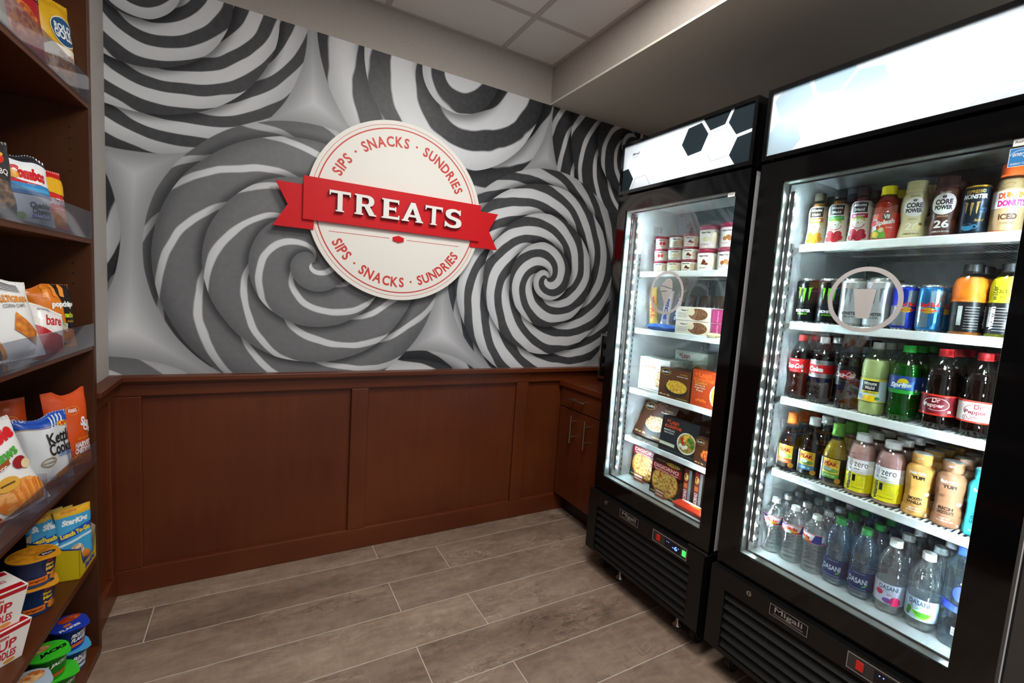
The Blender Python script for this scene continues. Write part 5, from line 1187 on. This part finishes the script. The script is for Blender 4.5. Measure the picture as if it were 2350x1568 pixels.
def bag(name, w_, h_, d_, c, draw, seed=0, rough=.28, c2=None, foil=0):
    """pillow bag; origin bottom centre, front towards -y"""
    t = put(name, None); m = mat(c, rough, spec=.6, metal=foil, name='bag_film')
    def S(u, v, o, s=-1):
        a = min(1, abs(2*u/w_)); tt = min(1, max(0, (v-.035*h_)/(.925*h_)))
        b_ = max(0, 1-a**2.4)**.62*max(0, 4*tt*(1-tt))**.42
        wr = noise.noise((u*26+seed*9, v*13, seed+s*3))*.0085*(.35+1.4*abs(tt-.5))*min(1, b_*2)+noise.noise((u*60, v*34+seed, s))*.0016*b_
        return (u*(1-.075*math.sin(math.pi*tt))+.004*noise.noise((v*20, seed, 0)), s*(d_/2*b_+.0006+wr+o), v+min(1, d_/.05)**3*min(0, tt**4*(.030*noise.noise((u*16+seed, seed*1.7, .5))-.004)))
    nu, nv = 18, 24; q = MB(); vs = []
    for s in (-1, 1):
        for i in range(nu+1):
            for j in range(nv+1): vs.append(S(-w_/2+w_*i/nu, h_*j/nv, 0, s))
    k = (nu+1)*(nv+1); fs = [(i*(nv+1)+j, (i+1)*(nv+1)+j, (i+1)*(nv+1)+j+1, i*(nv+1)+j+1) for i in range(nu) for j in range(nv)]
    q.add(vs, fs+[tuple(a+k for a in reversed(f)) for f in fs], m, True); lpart('pouch', q, t)
    for z0, z1 in ((0, .030*h_), (.965*h_, h_)):
        n = 36; vv = []; q = MB()
        for i in range(n+1):
            u = -w_/2+w_*i/n; e = .0012*math.cos(math.pi*i)
            for z in (z0, z1): p_ = S(u, z, 0); vv.append((p_[0], -.0016+e, p_[2]))
        q.add(vv, [(2*i, 2*i+2, 2*i+3, 2*i+1) for i in range(n)], mat(c2 or c, rough, spec=.6, metal=foil, name='bag_film')); lpart('seal', q, t, 'crimped seal')
    P = Print(); draw(P, w_, h_); lpart('print', P.into(MB(), lambda u, v, o: S(u, v, o+.0009), su=w_/18, sv=h_/24, step=.00012), t)
    return t
def shelve(t, d, off, z, alpha, lab, cat, grp=None, lean=6, roll=0):
    """alpha: how far the front is turned from the room towards the entrance"""
    p = bk(d, off, z+.002); t.location = p; t.rotation_euler = (R(-lean), R(roll), math.pi/2+SY-R(alpha)); return tag(t, lab, cat, grp)
CHIP = food('e9a53a', 'd8842c', 'b5601c', 70); PRETZ = food('8a4a1c', 'b5702c', '5a2c10', 90); REDC = food('c8501c', '9a2c10', 'e08a3a', 80)
G1, G2, G3, G4, G5, G0 = ('packets on the top shelf', 'packets on the second shelf', 'packets on the third shelf', 'packets on the fourth shelf', 'tubs and boxes on the fifth shelf', 'cereal cups on the bottom shelf')
# top shelf
b1 = bag('pretzel_bag', .135, .250, .055, 'e0ac1c', lambda P, w, h: (P.rect(-.5*w, .02*h, .5*w, .46*h, PRETZ), P.rect(-.5*w, .455*h, .5*w, .475*h, ink('8a1c1c')), P.poly([(-.5*w, .30*h), (.5*w, .34*h), (.5*w, .47*h), (-.1*w, .47*h)], ink('f2ead8')), P.text('tiny twists', .22*w, .37*h, .016, ink('b5301c'), w=.05),
    P.ell(.20*w, .64*h, .30*w, .17*h, ink('e8dcc0'), 26), P.ell(.20*w, .64*h, .28*w, .155*h, ink('1f4f7a'), 26), P.text('ROLD', .20*w, .685*h, .020, WHT, w=.055, bold=.04), P.text('GOLD', .20*w, .60*h, .024, WHT, w=.062, bold=.04)), 1)
shelve(b1, .075, -.052, SHZ[5], 32, 'yellow pretzel bag with a blue oval on the top shelf', 'bag', G1, 8)
b2 = bag('chip_bag', .150, .245, .06, 'a8141c', lambda P, w, h: (P.ell(0, .36*h, .40*w, .20*h, REDC, 24), P.poly([(-.1*w, .62*h), (.5*w, .66*h), (.5*w, .80*h), (.0, .78*h)], BLACK), P.text('SNACK', .22*w, .70*h, .022, WHT, w=.06, bold=.05)), 2)
shelve(b2, .255, -.065, SHZ[5], 32, 'red snack bag beside the pretzel bag on the top shelf', 'bag', G1, 8)
b3 = bag('chip_bag', .150, .235, .06, 'd8ccb4', lambda P, w, h: P.ell(0, .4*h, .3*w, .2*h, CHIP), 3)
shelve(b3, .430, -.065, SHZ[5], 30, 'beige snack bag at the left end of the top shelf', 'bag', G1, 8)
# second shelf
b = bag('trail_mix_bag', .120, .185, .05, '2c2a2c', lambda P, w, h: (P.ell(.1*w, .28*h, .32*w, .18*h, food('8a5a2c', '5a3a1c', 'c89a5a', 80)), P.ell(.05*w, .74*h, .25*w, .10*h, ink('c8301c')), P.ell(.10*w, .80*h, .2*w, .05*h, ink('e0a02c')), P.text('BBQ', .2*w, .55*h, .016, WHT, w=.03)), 4)
shelve(b, .435, -.052, SHZ[4], 30, 'dark grey snack bag at the left of the second shelf', 'bag', G2, 8)
def ched(P, w, h):
    P.rect(-.5*w, .66*h, .5*w, 1.0*h, ink('26262c')); P.poly([(-.5*w, .62*h), (.5*w, .50*h), (.5*w, .86*h), (-.5*w, .92*h)], ink('eceff2')); P.ell(0, .70*h, .40*w, .13*h, WHT, 24, -.1); P.text('Combos', -.02*w, .70*h, .034, ink('c8141c'), w=.088, bold=.09, rot=-.08, shear=.2)
    P.poly([(-.5*w, .54*h), (.5*w, .46*h), (.5*w, .53*h), (-.5*w, .61*h)], ink('c8141c')); P.text('BAKED SNACKS', .1*w, .53*h, .007, WHT, w=.05, rot=-.08)
    for i, c in enumerate(('1f6fb0', '4fa8d8', '2c86c4')): P.rect(-.5*w, (.40+.05*i)*h, .5*w, (.45+.05*i)*h, ink(c))
    P.text('Cheddar', .12*w, .27*h, .014, ink('2c2c34'), w=.052, bold=.03); P.text('Cheese', .12*w, .195*h, .014, ink('2c2c34'), w=.044, bold=.03); P.rect(-.05*w, .10*h, .32*w, .15*h, ink('4a5a9a')); P.text('CRACKER', .135*w, .125*h, .007, WHT, w=.036); P.ell(-.28*w, .10*h, .10*w, .05*h, ink('7a9a4a')); P.ell(-.32*w, .66*h, .09*w, .06*h, ink('e0a02c'))
b = bag('cracker_bag', .122, .180, .055, 'c6ccd4', ched, 5, foil=.25)
shelve(b, .262, -.045, SHZ[4], 30, 'silver and blue cheddar cracker bag on the second shelf', 'bag', G2, 10)
b = bag('corn_chip_bag', .105, .170, .045, 'cf1f1c', lambda P, w, h: (P.poly([(-.5*w, .66*h), (.5*w, .58*h), (.5*w, .86*h), (-.5*w, .9*h)], ink('e8b01c')), P.text('ORIGINAL', .15*w, .48*h, .018, WHT, w=.060, bold=.04), P.text('corn chips', .18*w, .36*h, .007, WHT, w=.035), P.ell(.1*w, .2*h, .36*w, .12*h, CHIP)), 6)
shelve(b, .110, -.058, SHZ[4], 28, 'red and yellow corn chip bag behind the cheddar bag', 'bag', G2, 8)
# third shelf
def multi(P, w, h):
    P.poly([(-.5*w, 0), (-.5*w, .62*h), (-.18*w, .02*h)], ink('17130f')); P.poly([(-.5*w, .62*h), (-.5*w, .68*h), (-.10*w, .02*h), (-.18*w, .02*h)], ink('e08a1c')); P.rect(-.5*w, .90*h, .1*w, h, ink('3a3a3a'))
    P.rect(-.05*w, .82*h, .34*w, .95*h, ink('dcdcdc'))
    for i in range(5): P.rect(-.03*w, (.83+.024*i)*h, .32*w, (.842+.024*i)*h, ink('3a3a3a'))
    P.text('MULTIGRAIN', .12*w, .72*h, .018, ink('e08a1c'), w=.074, bold=.04); P.text('CORN CHIPS', .12*w, .635*h, .009, ink('7a7a7a'), w=.05); P.poly([(.0, .36*h), (.10*w, .56*h), (.42*w, .30*h), (.34*w, .14*h)], CHIP); P.rect(.14*w, .03*h, .30*w, .1*h, ink('b9b9b9'))
b = bag('corn_chip_bag', .140, .205, .055, 'e9e9e6', multi, 7)
shelve(b, .375, -.042, SHZ[3], 32, 'white multigrain chip bag on the third shelf', 'bag', G3, 10, -6)
b = bag('chip_bag', .105, .160, .045, '1c1816', lambda P, w, h: (P.rect(-.5*w, .8*h, .5*w, h, ink('d8701c'))), 17)
shelve(b, .300, -.120, SHZ[3], 28, 'black and orange bag behind the multigrain bag', 'bag', G3, 6)
def bare(P, w, h):
    P.poly([(-.5*w, 0), (.5*w, 0), (.3*w, .36*h), (.0, .40*h), (-.5*w, .55*h)], ink('b5141f')); P.poly([(-.5*w, .52*h), (-.5*w, .72*h), (.1*w, .40*h), (0, .36*h)], ink('e8e2dc')); P.text('bare', .06*w, .66*h, .030, ink('c8141c'), w=.052, shear=.3, rot=.25); P.text('crunchy', -.2*w, .84*h, .010, ink('7a7a7a'), w=.03)
b = bag('fruit_chip_bag', .098, .135, .045, 'efece8', bare, 8)
shelve(b, .225, -.034, SHZ[3], 30, 'white and crimson fruit chip bag leaning on the third shelf', 'bag', G3, 22, 18)
def pop(P, w, h):
    P.poly([(.12*w, .30*h), (.5*w, .26*h), (.5*w, h), (.05*w, h)], ink('1a1410')); P.poly([(-.5*w, .06*h), (.2*w, .06*h), (.16*w, .36*h), (-.1*w, .42*h), (-.5*w, .36*h)], ink('d9d4c4')); P.ell(-.1*w, .33*h, .22*w, .09*h, food('c9c4a0', '8a9a5a', 'e9e2c8', 90)); P.ell(-.02*w, .16*h, .24*w, .11*h, CHIP)
    P.text('popchips', .12*w, .66*h, .022, WHT, w=.074, bold=.06); P.text('nacho', .24*w, .50*h, .016, ink('c8d82c'), w=.034, bold=.05); P.text('cheddar', .26*w, .40*h, .007, ink('d8a01c'), w=.03)
    for a in (-.3, -.1, .1): P.poly([(a*w, .80*h), ((a+.12)*w, h), ((a+.2)*w, .97*h), ((a+.1)*w, .78*h)], ink('f0963a'))
b = bag('popped_chip_bag', .120, .182, .055, 'e07a1a', pop, 9)
shelve(b, .118, -.050, SHZ[3], 30, 'orange popped chip bag at the far end of the third shelf', 'bag', G3, 8)
# fourth shelf
def veg(P, w, h):
    P.rect(-.5*w, .0, .5*w, .06*h, WHT); P.ell(.12*w, .20*h, .36*w, .18*h, food('e89a4a', 'f0b06a', 'd8782c', 50)); 
    for i in range(9): P.poly([((.02+.04*i)*w, .06*h), ((.06+.04*i)*w, .05*h), ((.02+.058*i)*w, (.40-.015*i)*h), ((-.01+.056*i)*w, (.40-.015*i)*h)], ink('ee9a44' if i % 2 else 'e0802c'))
    P.text('Sensible', .0, .84*h, .040, ink('d8141f'), w=.125, bold=.05, rot=.15); P.text('Straws', .05*w, .66*h, .030, ink('4fae3a'), w=.085, rot=.15, bold=.03); P.poly([(-.34*w, .46*h), (.14*w, .56*h), (.14*w, .62*h), (-.34*w, .52*h)], ink('a5501c')); P.text('Cinnamon', -.1*w, .54*h, .012, WHT, w=.055, rot=.15)
    P.ell(.28*w, .53*h, .12*w, .065*h, ink('9a1c24')); P.ell(.36*w, .49*h, .09*w, .05*h, ink('ecd9a8')); P.ell(-.02*w, .38*h, .17*w, .075*h, ink('dfa83c')); P.rect(-.12*w, .37*h, .08*w, .39*h, ink('6a4a1c'))
    P.poly([(-.5*w, 0), (-.16*w, 0), (-.5*w, .40*h)], ink('c8501c'))
b = bag('veggie_straw_bag', .150, .235, .06, 'ecebe8', veg, 10)
shelve(b, .395, -.040, SHZ[2], 34, 'white apple straw bag with green lettering on the fourth shelf', 'bag', G4, 10, -14)
def ket(P, w, h):
    P.poly([(-.5*w, .86*h), (.5*w, .80*h), (.5*w, h), (-.5*w, h)], ink('1f4fb0')); 
    for i in range(4): P.poly([((.02+.07*i)*w, .80*h), ((.05+.07*i)*w, .80*h), ((.16+.07*i)*w, .98*h), ((.13+.07*i)*w, .98*h)], ink('dfe6f0'))
    P.rect(-.5*w, .845*h, .3*w, .853*h, ink('c8a24a')); P.ell(.30*w, .83*h, .12*w, .035*h, ink('e8b01c')); P.text("Lay's", .30*w, .83*h, .014, ink('c8141c'), w=.026, bold=.06)
    P.text('Kettle', .20*w, .66*h, .034, ink('1c1c22'), w=.078, bold=.02); P.text('Cooked', .21*w, .50*h, .034, ink('1c1c22'), w=.086, bold=.02); P.text('ORIGINAL', .26*w, .40*h, .012, ink('2f6fc0'), w=.046)
    P.ring(-.12*w, .34*h, .15*w, .065*h, .003, ink('9a8a6a'), 30); P.rect(-.24*w, .33*h, .0, .35*h, ink('b0a48a'))
    for i in range(7): P.ell((.14+.05*i)*w, (.12+.022*i)*h, .09*w, .045*h, CHIP, 14, .4)
    P.rect(-.5*w, .0, .2*w, .05*h, ink('b5652c'))
b = bag('kettle_chip_bag', .138, .198, .060, 'd9dcdd', ket, 11, foil=.15)
shelve(b, .196, -.046, SHZ[2], 30, 'white and blue kettle chip bag on the fourth shelf', 'bag', G4, 8)
def sun(P, w, h):
    P.ell(.0, .76*h, .17*w, .065*h, ink('e8a03a')); P.ell(0, .76*h, .155*w, .058*h, ink('cf4a14')); P.text('Heart', .0, .775*h, .010, WHT, w=.026); P.text('Healthy', .0, .745*h, .010, WHT, w=.028); P.text('Sun', .30*w, .56*h, .030, WHT, w=.046, bold=.05, rot=-.35); P.text('Chips', .36*w, .46*h, .026, WHT, w=.05, bold=.05, rot=-.35); P.text('100% whole grain', .2*w, .36*h, .007, ink('f0c02c'), w=.05)
    P.text('HARVEST', .20*w, .28*h, .018, WHT, w=.064, bold=.05); P.text('CHEDDAR', .20*w, .20*h, .018, WHT, w=.064, bold=.05); P.ell(.1*w, .08*h, .36*w, .075*h, CHIP)
b = bag('grain_chip_bag', .132, .240, .055, 'd8511a', sun, 12)
shelve(b, .066, -.040, SHZ[2], 28, 'orange whole grain chip bag at the far end of the fourth shelf', 'bag', G4, 5)
b = bag('grain_chip_bag', .125, .235, .050, 'c2481c', sun, 13)
shelve(b, .178, -.140, SHZ[2], 30, 'orange chip bag standing behind the kettle chip bag', 'bag', G4, 3)
b = bag('chip_bag', .110, .175, .050, 'd8dade', lambda P, w, h: (P.rect(-.5*w, .72*h, .5*w, h, ink('1f4fb0')), P.ell(.1*w, .66*h, .32*w, .07*h, ink('e8b01c')), P.text("Lay's", .1*w, .66*h, .024, ink('c8141c'), w=.05, bold=.06, rot=.1)), 14)
shelve(b, .330, -.135, SHZ[2], 30, 'blue topped chip bag half hidden behind the straw bag', 'bag', G4, 6)
# fifth shelf: tuna box with pouches, macaroni cups, noodle boxes
YEL = ink('d9bd1c'); NAVY = ink('1f3f9c'); KRAFT = mat('b59a78', .8, name='kraft_board')
tb = thing('display_box', 'yellow display box of tuna pouches on the fifth shelf', 'box', bk(.070, -.062, SHZ[1]+.001), SY, None)
# local: x out to the room (front face at +x), y towards the far end
w2, dp2 = .068, .058
mb = MB(); t_ = .0015
mb.box((-dp2, -w2, 0), (dp2, w2, .0015), YEL)
mb.prism([(dp2, .0), (-dp2, 0), (-dp2, .135), (-.010, .120), (.020, .100), (dp2, .095)], 'y', -w2, -w2+t_, YEL); mb.prism([(dp2, .0), (-dp2, 0), (-dp2, .160), (-.010, .150), (.022, .140), (dp2, .105)], 'y', w2-t_, w2, KRAFT)
mb.box((-dp2, -w2, 0), (-dp2+t_, w2, .150), KRAFT)
mb.prism([(-w2, 0), (w2, 0), (w2, .100), (w2-.014, .060), (w2-.024, .034), (-w2+.030, .034), (-w2+.018, .060), (-w2+.010, .095), (-w2, .095)], 'x', dp2, dp2-t_, YEL)
lpart('tray', mb, tb)
P = Print(); P.text('StarKist', .012, .017, .018, NAVY, w=.075, bold=.06, shear=.2); 
lpart('lettering', P.into(MB(), lambda u, v, o: (dp2+o, u, v)), tb)
def strip(pts, wd_, m, f):
    q = MB()
    for a, b_ in zip(pts, pts[1:]):
        A, B_ = Vector(a), Vector(b_); n_ = Vector((-(B_-A).y, (B_-A).x)).normalized()*wd_
        q.add([f(*(A-n_)), f(*(B_-n_)), f(*(B_+n_)), f(*(A+n_))], [(0, 1, 2, 3)], m)
    return q
lpart('blue_edge', strip([(w2, .100), (w2-.014, .060), (w2-.024, .034), (-w2+.030, .034), (-w2+.018, .060), (-w2+.010, .095), (-w2, .095)], .0025, NAVY, lambda a, b_: (dp2+.0003, a, b_)), tb)
lpart('blue_edge', strip([(dp2, .094), (.020, .099), (-.010, .119), (-dp2, .134)], .0022, NAVY, lambda a, b_: (a, -w2-.0003, b_)), tb)
def pouch(P, w, h):
    P.rect(-.5*w, .86*h, .5*w, h, ink('e8b01c')); P.text('220 Calories', -.12*w, .95*h, .008, ink('b5301c'), w=.04); P.rect(-.5*w, .0, .5*w, .86*h, ink('3f9fd0')); P.text('StarKist', .0, .76*h, .018, WHT, w=.072, bold=.06, shear=.2); P.poly([(-.5*w, .44*h), (.5*w, .56*h), (.5*w, .68*h), (-.5*w, .56*h)], ink('1f4fa8')); P.text('Lunch To-Go', .0, .56*h, .015, ink('f0d01c'), w=.086, bold=.06, rot=.1)
    P.poly([(-.5*w, .36*h), (.5*w, .46*h), (.5*w, .50*h), (-.5*w, .40*h)], ink('d8e8f0')); P.ell(-.02*w, .22*h, .22*w, .13*h, food('e8c8a0', 'c89a6a', 'f0e0c8', 90)); P.ell(.24*w, .12*h, .12*w, .08*h, ink('d8842c')); P.rect(-.5*w, 0, .5*w, .05*h, ink('1f4fa8'))
pc = bag('tuna_pouch', .098, .178, .022, '3f9fd0', pouch, 15, c2='e8b01c')
for i, (d, off, lb) in enumerate(((.062, -.050, 'blue tuna pouch leaning at the front of the yellow box'), (.085, -.085, 'blue tuna pouch in the middle of the yellow box'), (.100, -.104, 'blue tuna pouch at the back of the yellow box'))):
    t = pc if i == 0 else copy_tree(pc)
    shelve(t, d-.005, off+.012, SHZ[1]+.012+.004*i, 42, lb, 'pouch', 'tuna pouches in the box', 8, 3)
def cup(name, d, h, body, lid, draw, lid_draw=None, tabd=True, rim=None, taper=.80):
    t = put(name, None); r = d/2
    lpart('cup', MB().lathe([(r*taper*.96, 0), (r*taper, .003), (r*.965, h*.93), (r, h*.935), (r, h*.965)], ink(body), 32), t)
    q = MB(); n = 32; pts = [(r*1.01*math.cos(2*math.pi*k/n), r*1.01*math.sin(2*math.pi*k/n)) for k in range(n)]
    if tabd:
        for k in range(n):
            a = 2*math.pi*k/n; e = max(0, math.cos(a+math.pi/3))**14*.014; pts[k] = ((r*1.01+e)*math.cos(a), (r*1.01+e)*math.sin(a))
    q.prism(pts, 'z', h*.965, h, ink(lid)); ld = lpart('lid', q, t)
    if lid_draw: P = Print(); lid_draw(P, r); lpart('lid_print', P.into(MB(), lambda u, v, o: (u, v, h+o)), ld)
    P = Print(); draw(P, r, h); lpart('print', P.into(MB(), cyl(lambda v: r*(taper+(.965-taper)*v/(h*.93))+.0003), su=.006, sv=.03), t)
    return t
def macd(P, r, h):
    P.ell(.020, .66*h, .020, .30*h, ink('14264a')); P.text('KRAFT', .018, .84*h, .006, ink('c8301c'), w=.016, bold=.06); P.text('Easy', .018, .70*h, .010, ink('f0c02c'), w=.022, bold=.05); P.text('Mac', .018, .56*h, .010, ink('f0c02c'), w=.022, bold=.05); P.ring(.020, .44*h, .012, .010, .005, ink('f0a02c'), 16, R(190), R(350))
    P.rect(-.032, .14*h, .012, .34*h, ink('e8751c')); P.text('original', -.010, .24*h, .008, ink('3a2412'), w=.032, bold=.03); P.ell(.030, .22*h, .014, .12*h, CHIP); P.ell(-.040, .30*h, .006, .08*h, ink('3f7fc0'))
mc = cup('macaroni_cup', .100, .080, '1f4a8a', 'e09a1c', macd, lambda P, r: (P.ell(0, 0, r*.9, r*.9, food('e8a82c', 'd8901c', 'b5701c', 60)), P.ell(.02, -.025, .018, .010, ink('14264a')), P.text('Mac', .02, -.025, .008, WHT, w=.02)))
for i, lb in enumerate(('blue macaroni cup with yellow lid, lower of the stacked pair', 'blue macaroni cup with yellow lid, upper of the stacked pair')):
    t = mc if i == 0 else copy_tree(mc)
    p = bk(.262, -.066+.003*i, SHZ[1]+.0008+.0802*i); t.location = p; t.rotation_euler = (0, 0, math.pi/2+SY-R(52-6*i)); tag(t, lb, 'noodle cup', G5)
def noodle(nm):
    t = put(nm, None); h = .092; a, b_ = .040, .054; m = ink('eeeae2'); q = MB()
    vs = [(-a, -a, 0), (a, -a, 0), (a, a, 0), (-a, a, 0), (-b_, -b_, h), (b_, -b_, h), (b_, b_, h), (-b_, b_, h)]
    q.add(vs, [(3, 2, 1, 0), (4, 5, 6, 7), (0, 1, 5, 4), (1, 2, 6, 5), (2, 3, 7, 6), (3, 0, 4, 7)], m); lpart('box', q, t)
    P = Print(); P.rect(-.052, .080, .052, .090, ink('b5141f')); P.text('CUP', .0, .052, .024, ink('c8202c'), w=.060, bold=.03); P.text('NOODLES', 0, .026, .020, ink('c8202c'), w=.066, bold=.03); P.text('NISSIN', .0, .072, .007, ink('c8202c'), w=.026, bold=.04); P.ell(.020, .008, .014, .005, ink('e09a3a'))
    fr = lambda u, v, o: (u*(a+(b_-a)*v/h)/b_, -(a+(b_-a)*v/h)-o, v)
    lpart('front_print', P.into(MB(), fr), t); lpart('side_print', P.into(MB(), lambda u, v, o: ((a+(b_-a)*v/h)+o, u*(a+(b_-a)*v/h)/b_, v)), t)
    P = Print(); P.rect(-.050, -.050, .050, -.030, ink('b5141f')); P.rect(-.050, .030, .050, .050, ink('b5141f')); P.text('CUP NOODLES', 0, 0, .014, ink('c8202c'), w=.07); lpart('lid_print', P.into(MB(), lambda u, v, o: (u, v, h+o)), t)
    return t
nd = noodle('noodle_box')
for i, lb in enumerate(('white and red noodle box, lower of the stacked pair', 'white and red noodle box, upper of the stacked pair')):
    t = nd if i == 0 else copy_tree(nd); t.location = bk(.458, -.074, SHZ[1]+.0008+.0925*i); t.rotation_euler = (0, 0, math.pi/2+SY-R(40+8*i)); tag(t, lb, 'box', G5)
# bottom shelf: cereal cups
def cer(txt, fg, band=None, bc='e8751c'):
    def dr(P, r, h):
        for i, s in enumerate(txt): P.text(s, .012, (.66-.20*i)*h, .013, ink(fg), w=.040, bold=.05, shear=.2)
        P.rect(-.008, .16*h, .030, .30*h, ink(bc))
        if band: P.rect(-.034, .10*h, -.012, .72*h, ink('dcdcdc')); [P.rect(-.032, (.12+.07*i)*h, -.014, (.15+.07*i)*h, ink('6a6a6a')) for i in range(7)]
    return dr
FLK = food('e89a3a', 'c8601c', 'f0c88a', 60)
cups = [('cereal_cup', '1c2f9a', '2440b8', cer(('FROSTED', 'FLAKES'), 'f0f0f0', bc='e8601c'), lambda P, r: (P.ell(.012, .020, r*.62, r*.38, food('e8d8b8', 'c8501c', 'b5301c', 60)), P.rect(-.014, -.016, .004, -.004, ink('e8751c')), P.text('FLAKES', -.006, -.028, .012, WHT, w=.05, bold=.05)), .085, -.052, 1, 'dark blue flakes cereal cup stacked on a light blue cup'),
        ('cereal_cup', '2a6fb0', '4fa8e0', cer(('RICE', 'CRISPIES'), 'f0f0f0', bc='d8e4ec'), None, .085, -.050, 0, 'light blue rice cereal cup at the far end of the bottom shelf'),
        ('cereal_cup', '2f9a2c', '3fc82c', cer(('JACKS',), 'f0f0f0', True, 'c8501c'), lambda P, r: (P.text('JACKS', .01, -.012, .020, BLACK, w=.062, bold=.06, shear=.2), P.ell(-.01, .022, r*.55, r*.3, FLK), P.ring(0, 0, r*.98, r*.98, .004, ink('3fd82c'), 30)), .205, -.060, 1, 'green apple cereal cup, upper of the stacked pair'),
        ('cereal_cup', '2f9a2c', '3fc82c', cer(('JACKS',), 'f0f0f0', False, 'c8501c'), None, .195, -.045, 0, 'green apple cereal cup, lower of the stacked pair'),
        ('cereal_cup', '9ab0c8', 'b4c6d8', cer(('OATS',), '3a4a6a', bc='e8d8b8'), lambda P, r: (P.ell(.014, .008, r*.55, r*.5, FLK), P.text('OATS', -.02, -.02, .014, ink('4a6a9a'), w=.035)), .318, -.062, 1, 'pale grey oat cereal cup at the lower left corner'),
        ('cereal_cup', '9ab0c8', 'b4c6d8', cer(('OATS',), '3a4a6a', bc='e8d8b8'), None, .318, -.062, 0, 'pale grey oat cereal cup underneath the other grey one')]
for nm, bc, lc, dr, ld, d, off, lev, lb in cups:
    t = cup(nm, .092, .076, bc, lc, dr, ld); t.location = bk(d, off, SHZ[0]+.0008+.0762*lev); t.rotation_euler = (0, 0, math.pi/2+SY-R(50)); tag(t, lb, 'cereal cup', G0)
